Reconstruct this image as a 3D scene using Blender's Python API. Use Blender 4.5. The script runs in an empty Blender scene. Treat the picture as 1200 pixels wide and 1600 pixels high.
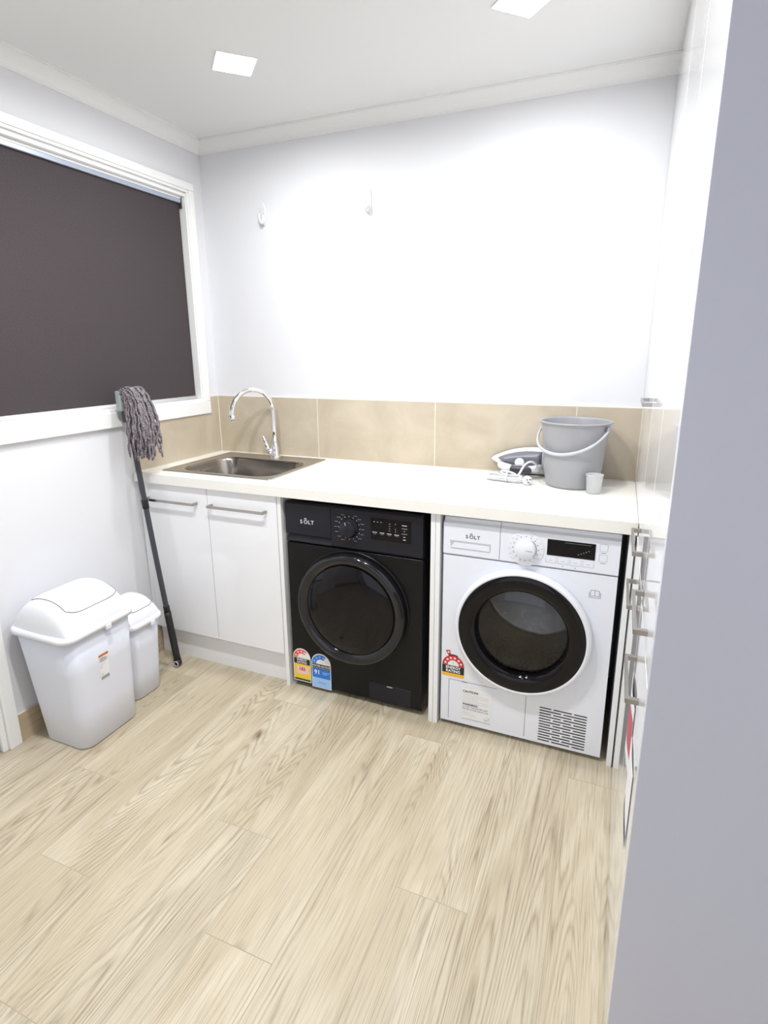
import bpy, bmesh, math, random
from mathutils import Vector, Matrix
random.seed(7)
PI = math.pi
sc = bpy.context.scene
COL = sc.collection

# ------------------------------------------------------------------ camera
cam_d = bpy.data.cameras.new('camera')
cam = bpy.data.objects.new('camera', cam_d); COL.objects.link(cam)
F = Vector((-0.3720, 0.8960, -0.2427)); F.normalize()
yaw, pitch, roll = 0.3937, -0.2451, -0.0059
F = Vector((-math.sin(yaw)*math.cos(pitch), math.cos(yaw)*math.cos(pitch), math.sin(pitch)))
R0 = Vector((math.cos(yaw), math.sin(yaw), 0)); U0 = R0.cross(F)
Rv = R0*math.cos(roll) + U0*math.sin(roll); Uv = -R0*math.sin(roll) + U0*math.cos(roll)
m = Matrix((Rv, Uv, -F)).transposed().to_4x4(); m.translation = Vector((1.9903, -2.4388, 1.4314))
cam.matrix_world = m
cam_d.sensor_fit = 'VERTICAL'; cam_d.sensor_height = 36.0
cam_d.lens = 871.88/1600*36.0
cam_d.shift_x = (600-604.65)/1600; cam_d.shift_y = (766.02-800)/1600
cam_d.clip_start = 0.02
sc.camera = cam

# ------------------------------------------------------------------ world, exposure
w = bpy.data.worlds.new('world'); sc.world = w; w.use_nodes = True
w.node_tree.nodes['Background'].inputs[0].default_value = (0.82, 0.88, 1.0, 1)
w.node_tree.nodes['Background'].inputs[1].default_value = 0.5
sc.view_settings.view_transform = 'Standard'; sc.view_settings.look = 'None'
sc.view_settings.gamma = 1.0; sc.view_settings.use_curve_mapping = False
sc.view_settings.exposure = 0.15
LAMP_W = 6.3         # downlights over the worktop
FILL_R = 13.5        # added unseen downlights, fill for the fronts and floor
HALL_FILL = 9.5         # added fill light from the opening behind the camera

# ------------------------------------------------------------------ sizes
W = 2.0764            # front plane of the tall cabinets
H = 2.395
ZB, ZBB, D = 0.908, 0.867, 0.613
YR = -4.3             # back of the room, behind the camera
XR = 2.70

# ------------------------------------------------------------------ materials
def mat(name, col, rough=0.5, metal=0.0, spec=0.5, coat=0.0, emit=None, estr=0.0, alpha=None, bump=None, ior=None):
    m = bpy.data.materials.new(name); m.use_nodes = True
    nt = m.node_tree; b = nt.nodes['Principled BSDF']
    b.inputs['Base Color'].default_value = (*col, 1)
    b.inputs['Roughness'].default_value = rough
    b.inputs['Metallic'].default_value = metal
    b.inputs['Specular IOR Level'].default_value = spec
    if ior: b.inputs['IOR'].default_value = ior
    if coat:
        b.inputs['Coat Weight'].default_value = coat; b.inputs['Coat Roughness'].default_value = 0.03
    if emit:
        b.inputs['Emission Color'].default_value = (*emit, 1); b.inputs['Emission Strength'].default_value = estr
    if bump:
        sc_, st = bump
        tc = nt.nodes.new('ShaderNodeTexCoord'); n = nt.nodes.new('ShaderNodeTexNoise')
        n.inputs['Scale'].default_value = sc_; n.inputs['Detail'].default_value = 3
        bp = nt.nodes.new('ShaderNodeBump'); bp.inputs['Strength'].default_value = st; bp.inputs['Distance'].default_value = 0.002
        nt.links.new(tc.outputs['Object'], n.inputs['Vector']); nt.links.new(n.outputs['Fac'], bp.inputs['Height'])
        nt.links.new(bp.outputs['Normal'], b.inputs['Normal'])
    return m
def srgb(r, g, b):
    f = lambda c: (c/255)/12.92 if c/255 <= 0.04045 else ((c/255+0.055)/1.055)**2.4
    return (f(r), f(g), f(b))
M = {}
M['wall'] = mat('wall_paint', (0.735, 0.735, 0.755), 0.6, bump=(180, 0.08))
M['ceiling'] = mat('ceiling_paint', (0.76, 0.76, 0.76), 0.8)
M['trim'] = mat('gloss_trim_paint', (0.86, 0.86, 0.84), 0.28)
M['cornice'] = mat('cornice_paint', (0.80, 0.80, 0.79), 0.6)
M['gloss'] = mat('gloss_white_laminate', (0.88, 0.88, 0.89), 0.03, spec=0.6)
M['edge'] = mat('white_edge_band', (0.88, 0.88, 0.88), 0.25)
M['carcass'] = mat('white_melamine', (0.78, 0.78, 0.78), 0.35)
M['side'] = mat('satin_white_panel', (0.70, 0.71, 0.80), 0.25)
M['void'] = mat('painted_shade', (0.02, 0.02, 0.022), 0.8)
M['bench'] = mat('cream_laminate', (0.86, 0.84, 0.78), 0.32, bump=(300, 0.03))
M['nickel'] = mat('brushed_nickel', (0.40, 0.38, 0.35), 0.25, 1.0)
M['chrome'] = mat('chrome', (0.88, 0.88, 0.90), 0.05, 1.0)
M['black'] = mat('black_enamel', (0.007, 0.007, 0.008), 0.25, spec=0.22)
M['blackpanel'] = mat('black_satin_plastic', (0.012, 0.012, 0.018), 0.33, spec=0.3)
M['blackgloss'] = mat('black_gloss', (0.005, 0.004, 0.005), 0.03, spec=0.28)
M['blackring'] = mat('black_gloss_ring', (0.010, 0.010, 0.013), 0.10, spec=0.5)
M['white_app'] = mat('white_enamel', (0.82, 0.84, 0.90), 0.22)
M['white_plastic'] = mat('white_plastic', (0.82, 0.83, 0.87), 0.3)
M['grey_line'] = mat('grey_line', (0.22, 0.22, 0.25), 0.5)
M['lightgrey'] = mat('light_grey', (0.52, 0.52, 0.56), 0.5)
M['print_white'] = mat('white_print', (0.75, 0.75, 0.78), 0.5)
M['print_grey'] = mat('grey_print', (0.30, 0.30, 0.34), 0.5)
M['ink'] = mat('black_ink', (0.015, 0.015, 0.015), 0.5)
M['paper'] = mat('paper_white', (0.85, 0.85, 0.85), 0.5)
M['red'] = mat('label_red', srgb(205, 45, 50), 0.45)
M['orange_red'] = mat('label_orange_red', srgb(232, 84, 62), 0.45)
M['yellow'] = mat('label_yellow', srgb(245, 205, 50), 0.45)
M['amber'] = mat('label_amber', srgb(240, 185, 60), 0.45)
M['green'] = mat('label_green', srgb(40, 70, 25), 0.45)
M['blue'] = mat('label_blue', srgb(40, 120, 210), 0.45)
M['paleblue'] = mat('label_pale_blue', srgb(160, 200, 245), 0.45)
M['navy'] = mat('label_navy', srgb(25, 40, 95), 0.45)
M['rose'] = mat('label_rose', srgb(190, 80, 92), 0.45)
M['pink'] = mat('label_pink', srgb(240, 205, 200), 0.45)
M['orange'] = mat('label_orange', srgb(215, 105, 50), 0.45)
M['bin'] = mat('white_bin_plastic', (0.76, 0.78, 0.86), 0.38)
M['bin_lid'] = mat('white_bin_lid_plastic', (0.80, 0.80, 0.84), 0.3)
M['bucket'] = mat('grey_plastic', (0.34, 0.34, 0.36), 0.35)
M['bucket_handle'] = mat('pale_grey_plastic', (0.52, 0.52, 0.55), 0.3)
M['pole'] = mat('dark_grey_pole', (0.045, 0.047, 0.055), 0.4)
M['grip'] = mat('black_grip', (0.015, 0.015, 0.017), 0.5)
M['clamp'] = mat('sage_grey_plastic', (0.33, 0.38, 0.35), 0.5)
M['iron_grey'] = mat('iron_grey_plastic', (0.17, 0.17, 0.20), 0.25)
M['iron_dark'] = mat('iron_dark_plastic', (0.05, 0.05, 0.06), 0.35)
M['tube'] = mat('blind_tube_metal', (0.46, 0.50, 0.60), 0.35, 0.5)
M['rail'] = mat('blind_bottom_rail', (0.70, 0.70, 0.70), 0.35)
M['hook'] = mat('hook_plastic', (0.70, 0.70, 0.70), 0.2)
M['gasket'] = mat('rubber_grey', (0.06, 0.06, 0.07), 0.6)

def steel(name, col, rough, scale):
    m = mat(name, col, rough, 1.0); nt = m.node_tree; b = nt.nodes['Principled BSDF']
    tc = nt.nodes.new('ShaderNodeTexCoord'); mp = nt.nodes.new('ShaderNodeMapping'); mp.inputs['Scale'].default_value = scale
    n = nt.nodes.new('ShaderNodeTexNoise'); n.inputs['Scale'].default_value = 1.0; n.inputs['Detail'].default_value = 4
    mr = nt.nodes.new('ShaderNodeMapRange'); mr.inputs[3].default_value = rough*0.7; mr.inputs[4].default_value = rough*1.4
    nt.links.new(tc.outputs['Object'], mp.inputs[0]); nt.links.new(mp.outputs[0], n.inputs['Vector'])
    nt.links.new(n.outputs['Fac'], mr.inputs[0]); nt.links.new(mr.outputs[0], b.inputs['Roughness'])
    return m
M['steel'] = steel('brushed_steel', (0.56, 0.53, 0.48), 0.30, (6, 400, 400))
M['steel_bowl_shade'] = steel('shaded_steel_bowl', (0.34, 0.31, 0.275), 0.20, (6, 400, 400))  # same steel as the rim, smoother, with the bowl's shade in its colour
M['drum'] = steel('drum_steel', (0.55, 0.53, 0.48), 0.3, (60, 60, 60))

def fabric():
    m = mat('blockout_fabric', srgb(96, 87, 90), 0.85); nt = m.node_tree; b = nt.nodes['Principled BSDF']
    tc = nt.nodes.new('ShaderNodeTexCoord'); n = nt.nodes.new('ShaderNodeTexNoise'); n.inputs['Scale'].default_value = 260; n.inputs['Detail'].default_value = 2
    r = nt.nodes.new('ShaderNodeValToRGB'); r.color_ramp.elements[0].position = 0.3; r.color_ramp.elements[1].position = 0.75
    r.color_ramp.elements[0].color = (*srgb(57, 50, 52), 1); r.color_ramp.elements[1].color = (*srgb(71, 63, 65), 1)
    nt.links.new(tc.outputs['Object'], n.inputs['Vector']); nt.links.new(n.outputs['Fac'], r.inputs[0]); nt.links.new(r.outputs[0], b.inputs['Base Color'])
    bp = nt.nodes.new('ShaderNodeBump'); bp.inputs['Strength'].default_value = 0.15; bp.inputs['Distance'].default_value = 0.001
    nt.links.new(n.outputs['Fac'], bp.inputs['Height']); nt.links.new(bp.outputs[0], b.inputs['Normal'])
    return m
M['fabric'] = fabric()

def stone():
    m = mat('beige_wall_tile', (0.6, 0.5, 0.4), 0.35); nt = m.node_tree; b = nt.nodes['Principled BSDF']
    tc = nt.nodes.new('ShaderNodeTexCoord')
    n = nt.nodes.new('ShaderNodeTexNoise'); n.inputs['Scale'].default_value = 5; n.inputs['Detail'].default_value = 6; n.inputs['Roughness'].default_value = 0.6
    n.inputs['Distortion'].default_value = 0.6
    r = nt.nodes.new('ShaderNodeValToRGB'); e = r.color_ramp.elements
    e[0].position = 0.30; e[0].color = (*srgb(180, 167, 146), 1); e[1].position = 0.72; e[1].color = (*srgb(200, 188, 168), 1)
    nt.links.new(tc.outputs['Object'], n.inputs['Vector']); nt.links.new(n.outputs['Fac'], r.inputs[0]); nt.links.new(r.outputs[0], b.inputs['Base Color'])
    return m
M['tile'] = stone()
M['grout'] = mat('white_grout', (0.80, 0.76, 0.68), 0.8)
M['floorgrout'] = mat('floor_grout', (0.42, 0.36, 0.28), 0.85)
M['skirtgrout'] = mat('skirting_grout', (0.70, 0.64, 0.54), 0.85)

def wood(name, dark, mid, light, swap=False):
    m = mat(name, mid, 0.42); nt = m.node_tree; b = nt.nodes['Principled BSDF']; L = nt.links.new
    uv = nt.nodes.new('ShaderNodeUVMap'); uv.uv_map = 'UVMap'
    sep = nt.nodes.new('ShaderNodeSeparateXYZ')
    def noise(scale, sx, sy, detail=4, dist=0.0, rough=0.55):
        mp = nt.nodes.new('ShaderNodeMapping'); mp.inputs['Scale'].default_value = (sx, sy, 1); L(uv.outputs[0], mp.inputs[0])
        n = nt.nodes.new('ShaderNodeTexNoise'); n.inputs['Scale'].default_value = scale; n.inputs['Detail'].default_value = detail
        n.inputs['Distortion'].default_value = dist; n.inputs['Roughness'].default_value = rough
        L(mp.outputs[0], n.inputs['Vector']); return n
    # broad cloudy tone, long streaks, cathedral rings, fine grain
    tone = noise(1.0, 7.0, 1.3, 3, 1.0)
    field = noise(1.0, 5.5, 0.42, 1, 0.35)
    mul = nt.nodes.new('ShaderNodeMath'); mul.operation = 'MULTIPLY'; mul.inputs[1].default_value = 62.0; L(field.outputs['Fac'], mul.inputs[0])
    jit = noise(1.0, 70, 9, 3)
    add = nt.nodes.new('ShaderNodeMath'); add.operation = 'MULTIPLY_ADD'; add.inputs[1].default_value = 0.55; L(jit.outputs['Fac'], add.inputs[0]); L(mul.outputs[0], add.inputs[2])
    fr = nt.nodes.new('ShaderNodeMath'); fr.operation = 'PINGPONG'; fr.inputs[1].default_value = 0.5; L(add.outputs[0], fr.inputs[0])
    rr = nt.nodes.new('ShaderNodeValToRGB'); rr.color_ramp.elements[0].position = 0.0; rr.color_ramp.elements[0].color = (1,1,1,1)
    rr.color_ramp.elements[1].position = 0.30; rr.color_ramp.elements[1].color = (0,0,0,1); L(fr.outputs[0], rr.inputs[0])
    mask = noise(1.0, 8.0, 1.1, 3, 0.8)
    mk = nt.nodes.new('ShaderNodeMapRange'); mk.inputs[1].default_value = 0.44; mk.inputs[2].default_value = 0.60; L(mask.outputs['Fac'], mk.inputs[0])
    ring = nt.nodes.new('ShaderNodeMath'); ring.operation = 'MULTIPLY'; L(rr.outputs[0], ring.inputs[0]); L(mk.outputs[0], ring.inputs[1])
    fine = noise(1.0, 230, 4.5, 3, 0.1, 0.7)
    fm = nt.nodes.new('ShaderNodeMapRange'); fm.inputs[1].default_value = 0.48; fm.inputs[2].default_value = 0.66; L(fine.outputs['Fac'], fm.inputs[0])
    ramp = nt.nodes.new('ShaderNodeValToRGB'); e = ramp.color_ramp.elements
    e[0].position = 0.36; e[0].color = (*light, 1); e[1].position = 0.60; e[1].color = (*mid, 1); L(tone.outputs['Fac'], ramp.inputs[0])
    s1 = nt.nodes.new('ShaderNodeMath'); s1.operation = 'MULTIPLY'; s1.inputs[1].default_value = 0.40; L(ring.outputs[0], s1.inputs[0])
    s2 = nt.nodes.new('ShaderNodeMath'); s2.operation = 'MULTIPLY_ADD'; s2.inputs[1].default_value = 0.38; L(fm.outputs[0], s2.inputs[0]); L(s1.outputs[0], s2.inputs[2])
    # knots
    mpv = nt.nodes.new('ShaderNodeMapping'); mpv.inputs['Scale'].default_value = (3.4, 1.7, 1); L(uv.outputs[0], mpv.inputs[0])
    vo = nt.nodes.new('ShaderNodeTexVoronoi'); vo.inputs['Scale'].default_value = 1.0; L(mpv.outputs[0], vo.inputs['Vector'])
    kn = nt.nodes.new('ShaderNodeMapRange'); kn.inputs[1].default_value = 0.0; kn.inputs[2].default_value = 0.085; kn.inputs[3].default_value = 1.0; kn.inputs[4].default_value = 0.0
    L(vo.outputs['Distance'], kn.inputs[0])
    kn2 = nt.nodes.new('ShaderNodeMath'); kn2.operation = 'MULTIPLY'; L(kn.outputs[0], kn2.inputs[0]); L(jit.outputs['Fac'], kn2.inputs[1])
    pat = noise(1.0, 38.0, 2.2, 3, 0.4)
    pm = nt.nodes.new('ShaderNodeMapRange'); pm.inputs[1].default_value = 0.55; pm.inputs[2].default_value = 0.72; L(pat.outputs['Fac'], pm.inputs[0])
    pf_ = nt.nodes.new('ShaderNodeMath'); pf_.operation = 'MULTIPLY_ADD'; pf_.inputs[1].default_value = 0.16; L(pm.outputs[0], pf_.inputs[0]); L(s2.outputs[0], pf_.inputs[2]); s2 = pf_
    s3 = nt.nodes.new('ShaderNodeMath'); s3.operation = 'MULTIPLY_ADD'; s3.inputs[1].default_value = 1.3; L(kn2.outputs[0], s3.inputs[0]); L(s2.outputs[0], s3.inputs[2]); s3.use_clamp = True
    mix = nt.nodes.new('ShaderNodeMix'); mix.data_type = 'RGBA'; L(s3.outputs[0], mix.inputs['Factor']); L(ramp.outputs[0], mix.inputs[6]); mix.inputs[7].default_value = (*dark, 1)
    # plank to plank variation
    at = nt.nodes.new('ShaderNodeAttribute'); at.attribute_name = 'plank_tone'
    hs = nt.nodes.new('ShaderNodeHueSaturation'); L(mix.outputs[2], hs.inputs['Color']); L(at.outputs['Fac'], hs.inputs['Value'])
    L(hs.outputs[0], b.inputs['Base Color'])
    bp = nt.nodes.new('ShaderNodeBump'); bp.inputs['Strength'].default_value = 0.12; bp.inputs['Distance'].default_value = 0.001
    L(s3.outputs[0], bp.inputs['Height']); bp.invert = True; L(bp.outputs[0], b.inputs['Normal'])
    return m
M['wood'] = wood('timber_look_tile', srgb(122, 104, 80), srgb(193, 180, 154), srgb(208, 197, 174))
M['wood_skirt'] = wood('timber_look_skirting', srgb(125, 102, 76), srgb(178, 158, 130), srgb(196, 178, 150))

def glass_tint(name, t, gloss=0.03):
    m = bpy.data.materials.new(name); m.use_nodes = True; nt = m.node_tree
    for n in list(nt.nodes): nt.nodes.remove(n)
    o = nt.nodes.new('ShaderNodeOutputMaterial'); tr = nt.nodes.new('ShaderNodeBsdfTransparent'); tr.inputs[0].default_value = (*t, 1)
    g = nt.nodes.new('ShaderNodeBsdfGlossy'); g.inputs['Roughness'].default_value = gloss
    fr = nt.nodes.new('ShaderNodeFresnel'); fr.inputs[0].default_value = 1.5; mx = nt.nodes.new('ShaderNodeMixShader')
    nt.links.new(fr.outputs[0], mx.inputs[0]); nt.links.new(tr.outputs[0], mx.inputs[1]); nt.links.new(g.outputs[0], mx.inputs[2]); nt.links.new(mx.outputs[0], o.inputs[0])
    return m
M['smoke'] = glass_tint('smoked_glass', (0.55, 0.55, 0.57))
M['pane'] = glass_tint('window_glass', (0.9, 0.95, 0.93))
def cupmat():
    m = mat('frosted_clear_plastic', (0.70, 0.72, 0.72), 0.35); b = m.node_tree.nodes['Principled BSDF']
    b.inputs['Alpha'].default_value = 0.62; return m
M['cup'] = cupmat()
def yarn():
    m = mat('grey_yarn', (0.2, 0.19, 0.2), 0.9); nt = m.node_tree; b = nt.nodes['Principled BSDF']
    tc = nt.nodes.new('ShaderNodeTexCoord'); n = nt.nodes.new('ShaderNodeTexNoise'); n.inputs['Scale'].default_value = 160; n.inputs['Detail'].default_value = 2
    r = nt.nodes.new('ShaderNodeValToRGB'); e = r.color_ramp.elements; e[0].position = 0.35; e[0].color = (*srgb(82, 75, 80), 1); e[1].position = 0.65; e[1].color = (*srgb(152, 143, 148), 1)
    nt.links.new(tc.outputs['Object'], n.inputs['Vector']); nt.links.new(n.outputs['Fac'], r.inputs[0]); nt.links.new(r.outputs[0], b.inputs['Base Color'])
    bp = nt.nodes.new('ShaderNodeBump'); bp.inputs['Strength'].default_value = 0.8; bp.inputs['Distance'].default_value = 0.002
    nt.links.new(n.outputs['Fac'], bp.inputs['Height']); nt.links.new(bp.outputs[0], b.inputs['Normal'])
    return m
M['yarn'] = yarn()

# ------------------------------------------------------------------ helpers
def tag(o, label=None, cat=None, group=None, kind=None):
    if label: o['label'] = label
    if cat: o['category'] = cat
    if group: o['group'] = group
    if kind: o['kind'] = kind
    return o
def thing(name, loc, label, cat, group=None):
    o = bpy.data.objects.new(name, None); COL.objects.link(o); o.location = loc; o.empty_display_size = 0.05
    return tag(o, label, cat, group)
ROOT = {}
class MB:
    """collects shapes in world coordinates; build() links them as one mesh object"""
    def __init__(s): s.bm = bmesh.new(); s.mats = []
    def mi(s, k):
        if k not in s.mats: s.mats.append(k)
        return s.mats.index(k)
    def face(s, pts, k, smooth=False):
        vs = [s.bm.verts.new(p) for p in pts]
        f = s.bm.faces.new(vs); f.material_index = s.mi(k); f.smooth = smooth; return f
    def box(s, x0, x1, y0, y1, z0, z1, k, bev=0.0, seg=2):
        i = s.mi(k)
        x0, x1 = min(x0,x1), max(x0,x1); y0, y1 = min(y0,y1), max(y0,y1); z0, z1 = min(z0,z1), max(z0,z1)
        r = bmesh.ops.create_cube(s.bm, size=1.0)
        bmesh.ops.transform(s.bm, matrix=Matrix.Translation(((x0+x1)/2,(y0+y1)/2,(z0+z1)/2)) @ Matrix.Diagonal((x1-x0,y1-y0,z1-z0,1)), verts=r['verts'])
        fs = {f for v in r['verts'] for f in v.link_faces}
        for f in fs: f.material_index = i
        if bev:
            es = list({e for v in r['verts'] for e in v.link_edges})
            g = bmesh.ops.bevel(s.bm, geom=es, offset=bev, segments=seg, affect='EDGES', profile=0.5)
            for f in g['faces']: f.material_index = i; f.smooth = True
        return s
    def loft(s, rings, k, cap0=True, cap1=True, smooth=True, closed=True):
        i = s.mi(k); R = [[s.bm.verts.new(p) for p in r] for r in rings]; n = len(R[0])
        for a, b in zip(R, R[1:]):
            for j in range(n if closed else n-1):
                j2 = (j+1) % n
                f = s.bm.faces.new((a[j], a[j2], b[j2], b[j])); f.material_index = i; f.smooth = smooth
        if cap0: f = s.bm.faces.new(list(reversed(R[0]))); f.material_index = i
        if cap1: f = s.bm.faces.new(R[-1]); f.material_index = i
        return s
    def prism(s, pts, vec, k, smooth=False):
        vec = Vector(vec); a = [Vector(p) for p in pts]; return s.loft([a, [p+vec for p in a]], k, smooth=smooth)
    def lathe(s, prof, c, axis, k, n=48, cap0=True, cap1=True, smooth=True):
        """prof: list of (r, t) along axis from c"""
        ax = Vector(axis).normalized(); a = ax.orthogonal().normalized(); b = ax.cross(a); c = Vector(c)
        return s.loft([[c+ax*t+(a*math.cos(2*PI*j/n)+b*math.sin(2*PI*j/n))*max(r,1e-5) for j in range(n)] for r, t in prof], k, cap0, cap1, smooth)
    def tube(s, path, rad, k, n=10, smooth=True, flat=None):
        P = [Vector(p) for p in path]; rs = rad if isinstance(rad, (list, tuple)) else [rad]*len(P)
        rings = []; up = None
        for i, p in enumerate(P):
            t = (P[min(i+1,len(P)-1)] - P[max(i-1,0)]).normalized()
            if up is None: up = t.orthogonal().normalized()
            up = (up - t*up.dot(t))
            if up.length < 1e-6: up = t.orthogonal()
            up.normalize(); b = t.cross(up)
            rings.append([p + (up*math.cos(2*PI*j/n)+b*math.sin(2*PI*j/n))*rs[i] for j in range(n)])
        return s.loft(rings, k, smooth=smooth)
    def strip_text(s, txt, size, x, y, z, k, align='LEFT', bold=0.0, axis='y', sx=1.0):
        """lettering standing on a face that looks towards -y (axis y) or +x (axis x)"""
        cu = bpy.data.curves.new('t', 'FONT'); cu.body = txt; cu.size = 1.0; cu.align_x = align; cu.offset = bold/size; cu.extrude = 0.0; cu.resolution_u = 3
        ob = bpy.data.objects.new('t', cu); COL.objects.link(ob)
        dg = bpy.context.evaluated_depsgraph_get(); me = bpy.data.meshes.new_from_object(ob.evaluated_get(dg))
        i = s.mi(k)
        vs = []
        for v in me.vertices:
            vs.append(s.bm.verts.new((x+v.co.x*sx*size, y, z+v.co.y*size) if axis == 'y' else (x, y+v.co.x*sx*size, z+v.co.y*size)))
        for p in me.polygons:
            try: f = s.bm.faces.new([vs[q] for q in p.vertices]); f.material_index = i
            except ValueError: pass
        bpy.data.objects.remove(ob); bpy.data.curves.remove(cu); bpy.data.meshes.remove(me)
        return s
    def build(s, name, parent=None, bevel=None, loc=None, label=None, weld=True, recalc=True):
        if recalc: bmesh.ops.recalc_face_normals(s.bm, faces=s.bm.faces[:])
        o_ = Vector((0,0,0))
        if parent is not None:
            q = parent
            while q is not None: o_ += q.location; q = q.parent
        elif loc is not None: o_ = Vector(loc)
        bmesh.ops.translate(s.bm, verts=s.bm.verts[:], vec=-o_)
        me = bpy.data.meshes.new(name); s.bm.to_mesh(me); s.bm.free()
        for k in s.mats: me.materials.append(M[k])
        o = bpy.data.objects.new(name, me); COL.objects.link(o)
        if parent is not None: o.parent = parent
        elif loc is not None: o.location = loc
        if bevel:
            b = o.modifiers.new('bevel', 'BEVEL'); b.width = bevel; b.segments = 2; b.limit_method = 'ANGLE'; b.angle_limit = 0.7
        if label: o['label'] = label
        return o
def struct(o): o['kind'] = 'structure'; return o
def rrect(x0, x1, y0, y1, r, z, n=6):
    pts = []
    for cx, cy, a0 in ((x1-r, y1-r, 0), (x0+r, y1-r, PI/2), (x0+r, y0+r, PI), (x1-r, y0+r, 1.5*PI)):
        for j in range(n+1):
            a = a0 + PI/2*j/n; pts.append(Vector((cx+r*math.cos(a), cy+r*math.sin(a), z)))
    return pts
def spline(pts, n=8):
    P = [Vector(p) for p in pts]; P = [2*P[0]-P[1]] + P + [2*P[-1]-P[-2]]; out = []
    for i in range(1, len(P)-2):
        a, b, c, d = P[i-1:i+3]
        for j in range(n):
            t = j/n; out.append(0.5*((2*b)+(-a+c)*t+(2*a-5*b+4*c-d)*t*t+(-a+3*b-3*c+d)*t**3))
    out.append(P[-2]); return out

# ================================================================== SETTING
# ---- floor of timber-look planks 0.2 x 1.2
def floor():
    bm = bmesh.new(); uv = bm.loops.layers.uv.new('UVMap'); tn = bm.faces.layers.float.new('plank_tone')
    g = 0.0010; x_first = 0.128 - 0.2012
    for k in range(0, 15):
        xa = x_first + 0.2012*k; xb = xa + 0.2012
        j0 = (-0.70, -1.30, -1.60)[(k-1) % 3]
        y = j0 + 1.2*2
        while y > YR:
            y0, y1 = max(y-1.2, YR), min(y, 0.0); y -= 1.2
            if y1 - y0 < 0.01: continue
            X0, X1 = max(xa, -0.0), min(xb, XR)
            if X1 - X0 < 0.01: continue
            vs = [bm.verts.new(p) for p in ((X0+g, y0+g, 0), (X1-g, y0+g, 0), (X1-g, y1-g, 0), (X0+g, y1-g, 0))]
            f = bm.faces.new(vs); f.material_index = 0; ox, oy = random.uniform(0, 60), random.uniform(0, 60); f[tn] = random.uniform(0.95, 1.05)
            fl = random.choice((-1, 1))
            for l in f.loops: l[uv].uv = ((l.vert.co.x)*fl+ox, l.vert.co.y+oy)
    vs = [bm.verts.new(p) for p in ((-0.2, YR, -0.0003), (XR+0.1, YR, -0.0003), (XR+0.1, 0.1, -0.0003), (-0.2, 0.1, -0.0003))]
    f = bm.faces.new(vs); f.material_index = 1; f[tn] = 1
    r = bmesh.ops.extrude_face_region(bm, geom=[f]); bmesh.ops.translate(bm, vec=(0,0,-0.1), verts=[v for v in r['geom'] if isinstance(v, bmesh.types.BMVert)])
    me = bpy.data.meshes.new('floor'); bm.to_mesh(me); bm.free(); me.materials.append(M['wood']); me.materials.append(M['floorgrout'])
    o = bpy.data.objects.new('floor', me); COL.objects.link(o); struct(o)
floor()
b = MB(); b.box(-0.2, XR+0.1, YR, 0.1, H, H+0.1, 'ceiling'); struct(b.build('ceiling'))
b = MB(); b.box(-0.2, XR+0.1, 0, 0.1, 0, H, 'wall'); struct(b.build('wall_back'))
# window opening and door opening in the left wall
WY0, WY1, WZ0, WZ1 = -1.215, -0.116, 1.185, 2.155
DY0, DY1, DZ = -2.13, -1.345, 2.05
b = MB()
b.box(-0.12, 0, WY1, 0, 0, H, 'wall'); b.box(-0.12, 0, WY0, WY1, 0, WZ0, 'wall'); b.box(-0.12, 0, WY0, WY1, WZ1, H, 'wall')
b.box(-0.12, 0, DY1, WY0, 0, H, 'wall'); b.box(-0.12, 0, DY0, DY1, DZ, H, 'wall'); b.box(-0.12, 0, YR, DY0, 0, H, 'wall')
struct(b.build('wall_left'))
b = MB(); b.box(XR, XR+0.1, YR, 0, 0, H, 'wall'); struct(b.build('wall_right'))
# wall behind the camera with a wide doorway to the next room
b = MB(); b.box(-0.2, 0.35, YR-0.1, YR, 0, H, 'wall'); b.box(2.35, XR+0.1, YR-0.1, YR, 0, H, 'wall'); b.box(0.35, 2.35, YR-0.1, YR, 2.15, H, 'wall'); struct(b.build('wall_front'))
# ---- cornices
def cornice_profile(n=8):
    c, d = 0.075, 0.044
    pts = [(0, -d), (0.006, -d), (0.006, -d+0.005)]
    for j in range(n+1):
        t = j/n*PI/2; pts.append((c-0.006-(c-0.012)*math.cos(t), -0.006-(d-0.011)*(1-math.sin(t))))
    pts += [(c-0.006, -0.004), (c, -0.004), (c, 0), (0, 0)]
    return pts
b = MB(); pr_ = cornice_profile(); b.prism([(0, -p, H+q) for p, q in pr_], (W+0.0, 0, 0), 'cornice'); struct(b.build('trim_1', recalc=True))
b = MB(); b.prism([(p, YR, H+q) for p, q in pr_], (0, -YR, 0), 'cornice'); struct(b.build('trim_2'))
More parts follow.
